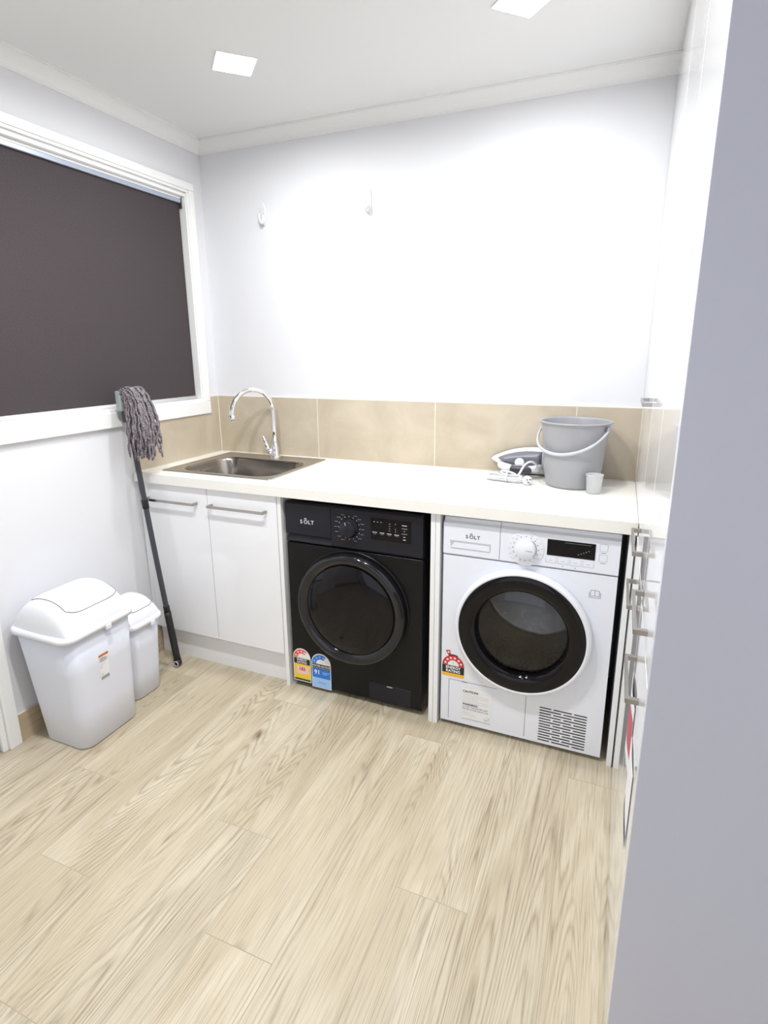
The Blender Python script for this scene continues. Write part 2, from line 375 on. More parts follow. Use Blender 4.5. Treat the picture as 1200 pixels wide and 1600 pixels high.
# ---- skirting tiles along the left wall
def skirt(name, y0, y1, joints):
    bm = bmesh.new(); uv = bm.loops.layers.uv.new('UVMap'); tn = bm.faces.layers.float.new('plank_tone')
    ys = [y0] + joints + [y1]
    for a, c in zip(ys, ys[1:]):
        r = bmesh.ops.create_cube(bm, size=1.0)
        bmesh.ops.transform(bm, matrix=Matrix.Translation((0.005, (a+c)/2, 0.058)) @ Matrix.Diagonal((0.010, c-a-0.002, 0.110, 1)), verts=r['verts'])
        fs = {f for v in r['verts'] for f in v.link_faces}; ox, oy = random.uniform(0,50), random.uniform(0,50)
        for f in fs:
            f[tn] = 1.0
            for l in f.loops: l[uv].uv = (l.vert.co.z+ox, l.vert.co.y+oy)
    r = bmesh.ops.create_cube(bm, size=1.0)
    bmesh.ops.transform(bm, matrix=Matrix.Translation((0.0045, (y0+y1)/2, 0.0565)) @ Matrix.Diagonal((0.009, y1-y0, 0.115, 1)), verts=r['verts'])
    for v in r['verts']:
        for f in v.link_faces: f.material_index = 1; f[tn] = 1
    me = bpy.data.meshes.new(name); bm.to_mesh(me); bm.free(); me.materials.append(M['wood_skirt']); me.materials.append(M['skirtgrout'])
    o = bpy.data.objects.new(name, me); COL.objects.link(o); struct(o)
skirt('baseboard_left', -1.289, -0.561, [-1.0])
skirt('baseboard_front', YR, DY0-0.06, [-3.0])
# ---- window_1 : architrave, jamb lining, sash, pane
b = MB(); aw = 0.037
def frame(b, x0, x1, y0, y1, z0, z1, wd, k, wb=None):
    wb = wb or wd
    b.box(x0, x1, y0, y1, z1-wd, z1, k); b.box(x0, x1, y0, y1, z0, z0+wb, k)
    b.box(x0, x1, y0, y0+wd, z0+wb, z1-wd, k); b.box(x0, x1, y1-wd, y1, z0+wb, z1-wd, k)
frame(b, 0.0, 0.018, WY0-0.04, WY1+0.038, 1.120, 2.207, 0.034, 'trim', 0.064)
frame(b, 0.0, 0.012, WY0-0.006, WY1+0.005, 1.183, 2.174, 0.012, 'trim')
win = struct(b.build('window_1', bevel=0.003))
b = MB(); frame(b, -0.118, 0.004, WY0, WY1, WZ0, WZ1, 0.012, 'trim'); b.build('window_lining', win, bevel=0.002)
b = MB(); frame(b, -0.112, -0.085, WY0+0.012, WY1-0.012, WZ0+0.012, WZ1-0.012, 0.045, 'trim'); b.box(-0.11, -0.087, -0.69, -0.64, WZ0+0.05, WZ1-0.05, 'trim'); b.build('window_sash', win, bevel=0.002)
b = MB(); b.box(-0.101, -0.096, WY0+0.05, WY1-0.05, WZ0+0.05, WZ1-0.05, 'pane'); b.build('pane', win)
# ---- door_1
b = MB()
def uframe(b, x0, x1, y0, y1, z1, wd, k):
    b.box(x0, x1, y0, y0+wd, 0, z1, k); b.box(x0, x1, y1-wd, y1, 0, z1, k); b.box(x0, x1, y0+wd, y1-wd, z1-wd, z1, k)
uframe(b, 0.0, 0.018, DY0-0.052, DY1+0.055, DZ+0.05, 0.045, 'trim')
uframe(b, -0.12, 0.006, DY0, DY1+0.010, DZ, 0.02, 'trim')
dr = struct(b.build('door_1', bevel=0.003))
b = MB(); b.box(-0.045, -0.008, DY0+0.024, DY1-0.014, 0.008, DZ-0.024, 'trim'); b.build('door_leaf', dr, bevel=0.002)
b = MB(); b.box(-0.12, -0.045, DY0+0.02, DY1-0.012, 0, 0.004, 'void'); b.build('threshold', dr)  # near-black colour paints in the shade behind the door leaf

# ================================================================== WORKTOP AREA
# ---- splashback
b = MB(); ZS = 1.206
b.box(0.0, W-0.0002, -0.0087, -0.0002, ZB+0.0004, ZS, 'grout')
js = [0.012, 0.611, 1.220, 1.829, W-0.0002]
for a, c in zip(js, js[1:]): b.box(a+0.0015, c-0.0015, -0.009, -0.001, ZB+0.003, ZS-0.002, 'tile')
b.box(0.0095, W-0.0002, -0.0095, -0.0002, ZS-0.002, ZS, 'grout')
tag(b.build('tile_splashback'), 'beige stone-look tile splashback along the back wall, behind tap, iron and bucket', 'splashback')
b = MB()
b.box(0.0002, 0.0087, WY1+0.0385, -0.0092, ZB+0.0004, ZS, 'grout'); b.box(0.0002, 0.0087, -0.600, WY1+0.0385, ZB+0.0004, 1.1195, 'grout')
b.box(0.001, 0.0092, WY1+0.040, -0.0105, ZB+0.003, ZS-0.002, 'tile'); b.box(0.001, 0.0092, -0.598, WY1+0.040, ZB+0.003, 1.1175, 'tile')
tag(b.build('tile_splashback'), 'beige tile splashback on the left wall, under the window sill beside the sink', 'splashback')
# ---- worktop with sink cut-out
b = MB(); hx0, hx1, hy0, hy1 = 0.135, 0.655, -0.515, -0.145
b.box(0.0, hx0, -D, -0.001, ZBB, ZB, 'bench'); b.box(hx1, W-0.0002, -D, -0.001, ZBB, ZB, 'bench')
b.box(hx0, hx1, -D, hy0, ZBB, ZB, 'bench'); b.box(hx0, hx1, hy1, -0.001, ZBB, ZB, 'bench')
bmesh.ops.remove_doubles(b.bm, verts=b.bm.verts[:], dist=1e-5)
tag(b.build('worktop'), 'long cream-white laminate worktop over the sink cabinet and both machines', 'worktop')
# ---- sink
t = thing('sink', (0.376, -0.287, ZB), 'rectangular stainless steel sink set into the left end of the worktop', 'sink')
sx0, sx1, sy0, sy1 = 0.086, 0.669, -0.533, -0.040
b = MB(); zt = ZB+0.0045
rings = [rrect(sx0, sx1, sy0, sy1, 0.008, ZB+0.0005), rrect(sx0, sx1, sy0, sy1, 0.008, ZB+0.002), rrect(sx0+0.005, sx1-0.005, sy0+0.005, sy1-0.005, 0.008, zt),
         rrect(sx0+0.012, sx1-0.012, sy0+0.012, sy1-0.012, 0.01, zt), rrect(sx0+0.016, sx1-0.016, sy0+0.016, sy1-0.016, 0.012, zt-0.002), rrect(0.152-0.004, 0.645+0.004, -0.507, -0.156, 0.088, zt+0.0008)]
bx0, bx1, by0, by1 = 0.152, 0.645, -0.503, -0.160
for e, z, r in ((0.0, zt-0.0022, 0.085), (0.003, zt-0.005, 0.083), (0.007, zt-0.013, 0.08), (0.016, ZB-0.08, 0.075), (0.028, ZB-0.135, 0.07), (0.045, ZB-0.158, 0.06), (0.075, ZB-0.167, 0.05), (0.14, ZB-0.170, 0.02)):
    rings.append(rrect(bx0+e, bx1-e, by0+e, by1-e, r, z))
b.loft(rings[:6], 'steel', cap0=False, cap1=False); b.build('rim', t)
b = MB(); b.loft(rings[5:], 'steel_bowl_shade', cap0=False, cap1=True); b.build('bowl', t)
b = MB(); b.lathe([(0.042, 0), (0.042, 0.003), (0.036, 0.004), (0.030, 0.001), (0.0, 0.001)], (0.40, -0.33, ZB-0.170), (0,0,1), 'chrome', 32); b.build('drain', t)
# ---- tap
tp = thing('mixer_tap', (0.398, -0.078, zt-0.002), 'tall chrome gooseneck mixer tap rising behind the sink', 'tap')
bx, by, bz = 0.398, -0.078, zt-0.002
b = MB(); b.lathe([(0.026, 0), (0.026, 0.004), (0.022, 0.007), (0.0185, 0.010), (0.0185, 0.052), (0.015, 0.062), (0.0125, 0.075)], (bx, by, bz), (0,0,1), 'chrome', 32); b.build('body', tp)
th = 1.2; dx, dy = -math.cos(th), -math.sin(th); Rg = 0.115; z0 = 1.14
path = [(bx, by, bz+0.07), (bx, by, 1.05), (bx, by, z0-0.03)]
for j in range(0, 25):
    a = PI*j/24*1.06; path.append((bx+dx*Rg*(1-math.cos(a)), by+dy*Rg*(1-math.cos(a)), z0+Rg*math.sin(a)))
b = MB(); b.tube(path, 0.0115, 'chrome', 20); 
e = Vector(path[-1]); e2 = (e-Vector(path[-2])).normalized(); b.lathe([(0.0125, -0.022), (0.0125, 0.002), (0.010, 0.003), (0.009, 0.0)], e, e2, 'chrome', 24)
b.build('spout', tp)
b = MB(); b.tube([(bx-0.012, by-0.006, bz+0.030), (bx-0.034, by-0.012, bz+0.032)], [0.0165, 0.0155], 'chrome', 24)
hd = MB(); hd.tube(spline([(bx-0.030, by-0.012, bz+0.030), (bx-0.036, by-0.014, bz+0.055), (bx-0.046, by-0.018, bz+0.085), (bx-0.054, by-0.022, bz+0.108)], 5), [0.012]*4+[0.010]*4+[0.0085]*4+[0.008]*4, 'chrome', 14)
b.build('cartridge', tp); hd.build('lever', tp)
# ---- end panels carrying the worktop
def panel(x0, x1, label, y1=-0.012):
    b = MB(); b.box(x0, x1, -0.593, y1, 0, ZBB-0.0005, 'edge')
    if x1-x0 > 0.03:
        o = b.build('end_panel', bevel=0.001)
    else: o = b.build('end_panel', bevel=0.001)
    return tag(o, label, 'panel')
panel(0.7385, 0.756, 'narrow white upright panel between the sink cabinet and the black washing machine')
b = MB(); b.box(1.3950, 1.4125, -0.593, -0.012, 0, ZBB-0.0005, 'edge'); b.box(1.4135, 1.4310, -0.593, -0.012, 0, ZBB-0.0005, 'edge')
tag(b.build('end_panel', bevel=0.001), 'double white upright panel standing between the black and white machines', 'panel')
panel(2.0560, 2.0735, 'thin white upright panel at the right end, between white dryer and tall cabinets')
# dark cavity walls (the wall face behind and beside the machines)
# ---- sink cabinet
def bar_handle(x0, x1, yf, z, parent, label=None):
    b = MB(); pr, hh = 0.032, 0.011
    b.box(x0, x1, yf-pr, yf-pr+0.007, z-hh/2, z+hh/2, 'nickel'); b.box(x0, x0+0.010, yf-pr+0.006, yf, z-hh/2, z+hh/2, 'nickel'); b.box(x1-0.010, x1, yf-pr+0.006, yf, z-hh/2, z+hh/2, 'nickel')
    return b.build('handle', parent, bevel=0.0008, label='brushed nickel bar handle')
sc_ = thing('sink_cabinet', (0.37, -0.575, 0), 'white gloss two-door base cabinet under the sink with nickel bar handles', 'cabinet')
b = MB()
b.box(0.003, 0.019, -0.572, -0.012, 0.15, ZBB-0.001, 'carcass'); b.box(0.720, 0.7375, -0.572, -0.012, 0.15, ZBB-0.001, 'carcass')
b.box(0.019, 0.720, -0.572, -0.012, 0.15, 0.166, 'carcass'); b.box(0.019, 0.720, -0.020, -0.012, 0.166, 0.72, 'carcass'); b.box(0.019, 0.720, -0.572, -0.556, ZBB-0.03, ZBB-0.001, 'carcass')
b.build('carcass', sc_)
b = MB(); b.box(0.003, 0.030, -0.5925, -0.573, 0.153, ZBB-0.001, 'edge'); b.build('filler_strip', sc_, bevel=0.001)
b = MB(); b.box(0.011, 0.7375, -0.560, -0.545, 0, 0.149, 'edge'); b.build('kickboard', sc_)
for xa, xc, h0, h1 in ((0.033, 0.3845, 0.052, 0.333), (0.3875, 0.7365, 0.405, 0.690)):
    b = MB(); b.box(xa, xc, -0.595, -0.577, 0.153, 0.862, 'gloss'); d = b.build('door', sc_, bevel=0.0012)
    bar_handle(h0, h1, -0.595, 0.792, d)

# ================================================================== MACHINES
def front_with_hole(b, x0, x1, z0, z1, y, cx, cz, r, k, depth=0.02, n=72):
    i = b.mi(k); outer, inner, back = [], [], []
    angs = sorted(set([2*PI*j/n for j in range(n)] + [math.atan2(z-cz, x-cx) % (2*PI) for x in (x0, x1) for z in (z0, z1)]))
    for a in angs:
        c, s_ = math.cos(a), math.sin(a); t = 1e9
        if c > 1e-9: t = min(t, (x1-cx)/c)
        if c < -1e-9: t = min(t, (x0-cx)/c)
        if s_ > 1e-9: t = min(t, (z1-cz)/s_)
        if s_ < -1e-9: t = min(t, (z0-cz)/s_)
        outer.append(b.bm.verts.new((cx+c*t, y, cz+s_*t))); inner.append(b.bm.verts.new((cx+c*r, y, cz+s_*r))); back.append(b.bm.verts.new((cx+c*r, y+depth, cz+s_*r)))
    m_ = len(angs); ob = [b.bm.verts.new((v.co.x, y+depth, v.co.z)) for v in outer]
    for j in range(m_):
        j2 = (j+1) % m_
        for q in ((outer[j], outer[j2], inner[j2], inner[j]), (inner[j], inner[j2], back[j2], back[j]), (outer[j2], outer[j], ob[j], ob[j2])):
            f = b.bm.faces.new(q); f.material_index = i
def disc(b, x, z, y, r, k, n=14):
    b.face([(x+r*math.cos(2*PI*j/n), y, z+r*math.sin(2*PI*j/n)) for j in range(n)], k)
def rect(b, x0, x1, z0, z1, y, k): b.face([(x0, y, z0), (x1, y, z0), (x1, y, z1), (x0, y, z1)], k)
def line(b, x0, z0, x1, z1, wd, y, k):
    d = Vector((x1-x0, z1-z0)); d.normalize(); n = Vector((-d.y, d.x))*wd/2
    b.face([(x0+n.x, y, z0+n.y), (x1+n.x, y, z1+n.y), (x1-n.x, y, z1-n.y), (x0-n.x, y, z0-n.y)], k)
def star(b, x, z, r, y, k, rot=0):
    pts = []
    for j in range(10):
        a = PI/2+rot+j*PI/5; q = r if j % 2 == 0 else r*0.42; pts.append((x+q*math.cos(a), y, z+q*math.sin(a)))
    c = (x, y, z)
    for j in range(10): b.face([c, pts[j], pts[(j+1) % 10]], k)
def arc_band(b, cx, cz, r0, r1, a0, a1, y, k, n=20):
    for j in range(n):
        a, c = a0+(a1-a0)*j/n, a0+(a1-a0)*(j+1)/n
        b.face([(cx+r0*math.cos(a), y, cz+r0*math.sin(a)), (cx+r1*math.cos(a), y, cz+r1*math.sin(a)), (cx+r1*math.cos(c), y, cz+r1*math.sin(c)), (cx+r0*math.cos(c), y, cz+r0*math.sin(c))], k)
def logo(b, x, z, h, y, k, bold):
    """S, O under a little roof, L, T"""
    b.strip_text('S', h*1.35, x, y, z, k, bold=bold); b.strip_text('O', h*1.35, x+h*0.98, y, z, k, bold=bold)
    b.strip_text('L', h*1.35, x+h*2.20, y, z, k, bold=bold); b.strip_text('T', h*1.35, x+h*3.00, y, z, k, bold=bold)
    cx = x+h*1.50; line(b, cx-h*0.34, z+h*1.12, cx, z+h*1.42, h*0.17, y, k); line(b, cx+h*0.34, z+h*1.12, cx, z+h*1.42, h*0.17, y, k)

# ---------------- black washing machine
wx0, wx1, yf, wz1 = 0.768, 1.361, -0.577, 0.842
wm = thing('washing_machine', (1.0645, -0.32, 0), 'black front-loading washing machine with two energy and water labels, under the worktop', 'washing machine')
b = MB(); b.box(wx0, wx1, yf+0.018, -0.06, 0.018, wz1-0.003, 'black', 0.004); b.build('cabinet', wm)
b = MB(); b.box(wx0, wx1, yf, yf+0.019, 0.022, 0.668, 'black', 0.003); b.build('front_panel', wm)
b = MB()  # control fascia, lower edge scooped back
prof = [(yf+0.02, 0.6725), (yf+0.003, 0.6725), (yf-0.001, 0.678), (yf+0.004, 0.704), (yf-0.003, 0.712), (yf-0.003, 0.835), (yf+0.004, wz1), (yf+0.02, wz1)]
prof2 = [(yf+0.02, 0.6725), (yf+0.003, 0.6725), (yf-0.003, 0.680), (yf-0.003, 0.704), (yf-0.003, 0.712), (yf-0.003, 0.835), (yf+0.004, wz1), (yf+0.02, wz1)]
b.loft([[(0.978, a, z) for a, z in prof2], [(wx1, a, z) for a, z in prof2]], 'blackpanel', smooth=False)
wcp = b
b = MB(); profd = [(yf+0.02, 0.6725), (yf+0.004, 0.6725), (yf+0.002, 0.676), (yf+0.016, 0.704), (yf-0.0035, 0.709), (yf-0.0035, 0.835), (yf+0.004, wz1), (yf+0.02, wz1)]
b.loft([[(wx0, a, z) for a, z in profd], [(0.9765, a, z) for a, z in profd]], 'blackpanel', smooth=False); dd = b.build('detergent_drawer', wm, bevel=0.001)
b = MB(); logo(b, 0.838, 0.757, 0.0165, yf-0.0042, 'print_white', 0.00035); b.build('brand_lettering', dd)
kx, kz = 1.058, 0.762
b = MB(); b.lathe([(0.038, 0), (0.038, 0.004), (0.0345, 0.006), (0.0335, 0.022), (0.031, 0.025), (0, 0.025)], (kx, yf-0.003, kz), (0,-1,0), 'blackpanel', 48)
line(b, kx-0.004, kz+0.016, kx-0.007, kz+0.028, 0.0018, yf-0.0285, 'print_white'); b.build('dial', wm)
b = wcp  # printed programme names and symbols
for j in range(16):
    a = PI/2 + (j+0.0)*2*PI/16; r0 = 0.046; c, s_ = math.cos(a), math.sin(a); disc(b, kx+r0*c, kz+r0*s_, yf-0.0034, 0.0016, 'print_white')
    x_, z_ = kx+(r0+0.0065)*c, kz+(r0+0.009)*s_
    if abs(c) > 0.3: sgn = 1 if c > 0 else -1; line(b, x_, z_, x_+sgn*random.uniform(0.010, 0.018), z_, 0.0018, yf-0.0034, 'print_grey')
for q in range(3): disc(b, 1.165+q*0.014, 0.800, yf-0.0034, 0.0016, 'print_white')
for q in range(4): rect(b, 1.157+q*0.030, 1.176+q*0.030, 0.757-q*0.0004, 0.7592-q*0.0004, yf-0.0034, 'print_white'); rect(b, 1.160+q*0.030, 1.173+q*0.030, 0.751, 0.7522, yf-0.0034, 'print_grey')
for q in range(4): rect(b, 1.225, 1.231, 0.769+q*0.009, 0.771+q*0.009, yf-0.0034, 'print_grey')
for q in (0, 1, 3): disc(b, 1.252, 0.769+q*0.010, yf-0.0034, 0.002, 'print_grey')
for z_, x_, k in ((0.797, 0.020, 'print_white'), (0.785, 0.022, 'print_grey'), (0.764, 0.022, 'print_grey'), (0.752, 0.008, 'print_white'), (0.741, 0.012, 'print_white')):
    rect(b, 1.288-x_/2, 1.288+x_/2, z_-0.0011, z_+0.0011, yf-0.0034, k)
disc(b, 1.288, 0.775, yf-0.0034, 0.0025, 'print_grey')
b.build('control_panel', wm, bevel=None, recalc=True)
b = MB(); b.box(1.150, 1.315, yf-0.0033, yf-0.001, 0.728, 0.815, 'blackgloss'); b.build('display', wm)
dcx, dcz = 1.064, 0.423
b = MB(); b.lathe([(0.245, 0), (0.245, 0.004), (0.240, 0.006)], (dcx, yf+0.001, dcz), (0,-1,0), 'black', 72); b.build('door_surround', wm)
b = MB(); b.lathe([(0.232, 0.006), (0.236, 0.012), (0.236, 0.030), (0.231, 0.040), (0.222, 0.044), (0.210, 0.043), (0.199, 0.036), (0.193, 0.031)], (dcx, yf, dcz), (0,-1,0), 'blackring', 96, cap1=False); wd = b.build('door', wm)
b = MB(); b.lathe([(0.194, 0.0305), (0.188, 0.034), (0.15, 0.042), (0.10, 0.048), (0.05, 0.0505), (0.0, 0.051)], (dcx, yf, dcz), (0,-1,0), 'blackgloss', 96); b.build('door_glass', wd)
b = MB(); arc_band(b, dcx, dcz, 0.2365, 0.2375, -0.02, 0.62, yf-0.036, 'lightgrey', 20)
b2 = MB()
for a0, a1 in ((0.05, 0.55),):
    pts = [(dcx+0.229*math.cos(a0+(a1-a0)*j/12), yf-0.0405, dcz+0.229*math.sin(a0+(a1-a0)*j/12)) for j in range(13)]
    b2.tube(pts, [0.001]+[0.005]*11+[0.001], 'blackgloss', 8)
b.bm.free(); b2.build('door_grip', wd)
b = MB(); b.box(1.133, 1.316, yf-0.0015, yf+0.002, 0.026, 0.104, 'blackpanel', 0.001); fl = b.build('filter_flap', wm)
b = MB(); rect(b, 1.212, 1.236, 0.0985, 0.1015, yf-0.0018, 'print_white'); b.build('flap_catch', fl)
for fx in (wx0+0.06, wx1-0.06):
    for fy in (yf+0.06, -0.12):
        b = MB(); b.lathe([(0.02, 0), (0.02, 0.012), (0.012, 0.013), (0.012, 0.019)], (fx, fy, 0), (0,0,1), 'gasket', 20); b.build('foot', wm)
def arch(b, x0, x1, z0, z1, y, k, inset=0):
    r = (x1-x0)/2; cx = (x0+x1)/2; zc = z1-r*1.05
    pts = [(x0+inset, y, z0+inset), (x1-inset, y, z0+inset)] + [(cx+(r-inset)*math.cos(PI*j/20), y, zc+(r*1.05-inset)*math.sin(PI*j/20)) for j in range(21)]
    b.face(pts, k); return cx, zc, r
# energy label (red / yellow)
b = MB(); x0, x1, z0, z1 = 0.770, 0.856, 0.028, 0.187; y = yf-0.0005
arch(b, x0, x1, z0, z1, y, 'paper'); cx, zc, r = arch(b, x0, x1, z0, z1, y-0.0001, 'paper', 0.003)
arc_band(b, cx, zc, 0.021, 0.040, PI*0.28, PI, y-0.0003, 'orange_red')
for a in (2.8, 2.15, 1.6, 1.1): star(b, cx+0.0305*math.cos(a), zc+0.0305*math.sin(a), 0.0065, y-0.0005, 'paper')
rect(b, x0+0.003, x1-0.003, zc-0.030, zc-0.002, y-0.0003, 'ink')
b.strip_text('ENERGY', 0.0135, cx, y-0.0006, zc-0.014, 'paper', 'CENTER', 0.0003); b.strip_text('RATING', 0.0135, cx, y-0.0006, zc-0.0265, 'paper', 'CENTER', 0.0003)
rect(b, x0+0.003, x1-0.003, z0+0.013, zc-0.030, y-0.0003, 'yellow'); rect(b, x0+0.003, x1-0.003, z0+0.004, z0+0.013, y-0.0003, 'green')
rect(b, x0+0.015, x1-0.013, z0+0.036, z0+0.074, y-0.0005, 'pink'); b.strip_text('183', 0.022, cx, y-0.0007, z0+0.053, 'red', 'CENTER', 0.0008)
b.bm.faces.ensure_lookup_table()
b.build('energy_label', wm, label='yellow and red energy rating label')
# water label (blue)
b = MB(); x0, x1, z0, z1 = 0.860, 0.954, 0.016, 0.181
arch(b, x0, x1, z0, z1, y, 'paper'); cx, zc, r = arch(b, x0, x1, z0, z1, y-0.0001, 'paper', 0.003)
arc_band(b, cx, zc, 0.023, 0.044, PI*0.32, PI, y-0.0003, 'blue')
for a in (2.8, 2.2, 1.7, 1.2): star(b, cx+0.0335*math.cos(a), zc+0.0335*math.sin(a), 0.0072, y-0.0005, 'paleblue')
rect(b, x0+0.003, x1-0.003, zc-0.019, zc-0.001, y-0.0003, 'ink'); b.strip_text('WATER RATING', 0.0118, cx, y-0.0006, zc-0.0140, 'paper', 'CENTER', 0.0002)
rect(b, x0+0.003, x1-0.003, zc-0.024, zc-0.0205, y-0.0003, 'navy')
rect(b, x0+0.003, x1-0.003, zc-0.067, zc-0.024, y-0.0003, 'blue'); b.strip_text('91', 0.029, x0+0.013, y-0.0006, zc-0.050, 'paper', 'LEFT', 0.0006)
for q, l_ in ((0.040, 0.032), (0.047, 0.022)): rect(b, x1-0.041, x1-0.041+l_, zc-q, zc-q+0.003, y-0.0006, 'paleblue')
rect(b, x0+0.003, x1-0.003, z0+0.003, zc-0.067, y-0.0003, 'paleblue'); rect(b, x0+0.03, x1-0.025, z0+0.026, z0+0.0275, y-0.0006, 'navy')
b.build('water_label', wm, label='blue water rating label')

# ---------------- white tumble dryer
tx0, tx1, yf, tz0, tz1 = 1.4415, 2.0345, -0.582, 0.012, 0.851
td = thing('tumble_dryer', (1.738, -0.32, 0), 'white tumble dryer with round smoked-glass door, under the right end of the worktop', 'tumble dryer')
gx, gz = 1.733, 0.456
b = MB(); i = 'white_app'
b.box(tx0, tx0+0.012, yf+0.018, -0.06, tz0+0.01, tz1-0.003, i); b.box(tx1-0.012, tx1, yf+0.018, -0.06, tz0+0.01, tz1-0.003, i)
b.box(tx0+0.012, tx1-0.012, yf+0.018, -0.06, tz1-0.016, tz1-0.003, i); b.box(tx0+0.012, tx1-0.012, yf+0.018, -0.06, tz0+0.01, tz0+0.022, i); b.box(tx0+0.012, tx1-0.012, -0.072, -0.06, tz0+0.022, tz1-0.016, i)
b.build('cabinet', td, bevel=0.002)
b = MB(); front_with_hole(b, tx0, tx1, tz0+0.006, 0.708, yf, gx, gz, 0.205, i); b.build('front_panel', td, bevel=0.002)
b = MB(); pf = [(yf+0.02, 0.711), (yf+0.002, 0.711), (yf-0.004, 0.716), (yf-0.004, 0.832), (yf+0.010, 0.838), (yf+0.012, tz1), (yf+0.02, tz1)]
b.loft([[(1.647, a, z) for a, z in pf], [(tx1, a, z) for a, z in pf]], i, smooth=False); tcp = b
b = MB(); b.loft([[(tx0, a, z) for a, z in pf], [(1.6455, a, z) for a, z in pf]], i, smooth=False); wt = b.build('water_tank_drawer', td, bevel=0.0015)
b = MB(); yp = yf-0.004
b.face([(1.466, yp-0.0002, 0.768), (1.615, yp-0.0002, 0.768), (1.613, yp-0.0002, 0.742), (1.470, yp-0.0002, 0.742)], 'lightgrey')
b.prism([(1.470, yp-0.0004, 0.742), (1.612, yp-0.0004, 0.742), (1.612, yp-0.0004, 0.760), (1.482, yp-0.0004, 0.760)], (0, -0.003, 0), 'white_app'); b.build('drawer_grip', wt)
b = MB(); logo(b, 1.524, 0.781, 0.0135, yp-0.0006, 'ink', 0.0003); b.build('brand_lettering', wt)
kx, kz = 1.735, 0.770
b = MB(); b.lathe([(0.0, 0.0), (0.062, 0.0), (0.062, 0.0016), (0.060, 0.002), (0, 0.002)], (kx, yp, kz), (0,-1,0), 'white_plastic', 64); b.build('dial_ring', td)
b = MB(); b.lathe([(0.036, 0.002), (0.035, 0.007), (0.034, 0.022), (0.031, 0.025), (0, 0.025)], (kx, yp, kz), (0,-1,0), 'white_plastic', 48); arc_band(b, kx, kz, 0.0362, 0.0374, -2.0, 0.9, yp-0.0025, 'grey_line'); line(b, kx+0.004, kz, kx+0.026, kz-0.001, 0.0020, yp-0.0254, 'print_grey'); b.build('dial', td)
b = tcp
for j in range(16):
    a = j*2*PI/16; disc(b, kx+0.0435*math.cos(a), kz+0.0435*math.sin(a), yp-0.0026, 0.0019, 'grey_line')
for j in range(16):
    a = j*2*PI/16+0.1; c, s_ = math.cos(a), math.sin(a)
    if abs(c) > 0.25: sg = 1 if c > 0 else -1; line(b, kx+0.050*c, kz+0.050*s_, kx+0.050*c+sg*0.009, kz+0.050*s_, 0.0014, yp-0.0026, 'lightgrey')
line(b, kx-0.008, kz+0.068, kx+0.010, kz+0.068, 0.0016, yp-0.0006, 'lightgrey')
for q in range(4):
    xa = 1.803+q*0.040
    for s_ in ((xa, 0.752, xa, 0.731), (xa, 0.731, xa+0.034, 0.731), (xa+0.034, 0.731, xa+0.034, 0.752)): line(b, *s_, 0.0011, yp-0.0006, 'lightgrey')
    rect(b, xa+0.011, xa+0.022, 0.739, 0.7408, yp-0.0006, 'lightgrey')
for q in (1, 2): disc(b, 1.803+q*0.040+0.017, 0.722, yp-0.0006, 0.0018, 'grey_line', 8)
for z_ in (0.757, 0.793):
    for s_ in ((1.972, z_, 1.996, z_), (1.972, z_+0.024, 1.996, z_+0.024), (1.972, z_, 1.972, z_+0.024), (1.996, z_, 1.996, z_+0.024)): line(b, *s_, 0.0011, yp-0.0006, 'lightgrey')
rect(b, 1.976, 1.992, 0.7865, 0.788, yp-0.0006, 'grey_line'); rect(b, 1.976, 1.992, 0.7505, 0.752, yp-0.0006, 'grey_line')
b.build('control_panel', td)
b = MB(); b.box(1.806, 1.959, yp-0.0015, yp+0.001, 0.758, 0.814, 'blackgloss'); sd = b.build('display', td)
b = MB(); rect(b, 1.862, 1.944, 0.807, 0.8078, yp-0.0018, 'print_grey')
for q in range(5): rect(b, 1.905+q*0.008, 1.909+q*0.008, 0.770+0.004*q, 0.772+0.004*q, yp-0.0018, 'print_grey')
b.build('display_segments', sd)
# door
b = MB(); b.lathe([(0.232, 0.0), (0.2385, 0.006), (0.2385, 0.022), (0.236, 0.032), (0.229, 0.038), (0.223, 0.038), (0.2215, 0.036)], (gx+0.003, yf, gz), (0,-1,0), 'white_plastic', 96, cap0=False, cap1=False); do = b.build('door', td)
b = MB(); b.lathe([(0.2225, 0.0355), (0.216, 0.039), (0.19, 0.040), (0.170, 0.036), (0.1625, 0.028), (0.160, 0.020), (0.160, 0.004)], (gx+0.003, yf, gz), (0,-1,0), 'blackgloss', 96, cap0=False, cap1=False); b.build('door_trim', do)
b = MB(); b.lathe([(0.161, 0.012), (0.14, 0.017), (0.11, 0.022), (0.07, 0.026), (0.03, 0.0285), (0.0, 0.029)], (gx+0.003, yf, gz), (0,-1,0), 'smoke', 96, cap0=False, cap1=False); b.build('door_glass', do)
# drum behind the glass
b = MB(); b.lathe([(0.2035, 0.0), (0.2035, 0.030), (0.212, 0.045)], (gx, yf+0.018, gz+0.004), (0,1,0), 'gasket', 72, cap0=False, cap1=False); b.lathe([(0.212, 0.045), (0.225, 0.060), (0.245, 0.10), (0.245, 0.40), (0.22, 0.42), (0.0, 0.42)], (gx, yf+0.018, gz+0.004), (0,1,0), 'drum', 72, cap0=False, cap1=False)
for a_ in range(-40, 41, 5):
    for q in range(7):
        a = math.radians(a_-90+(2.5 if q % 2 else 0)); yy = yf+0.14+q*0.032
        c = Vector((gx+0.2445*math.cos(a), yy, gz+0.004+0.2445*math.sin(a))); tg = Vector((-math.sin(a), 0, math.cos(a)))
        b.face([c+tg*0.0032*math.cos(2*PI*j/8)+Vector((0,1,0))*0.0032*math.sin(2*PI*j/8) for j in range(8)], 'ink')
b.build('drum', td)
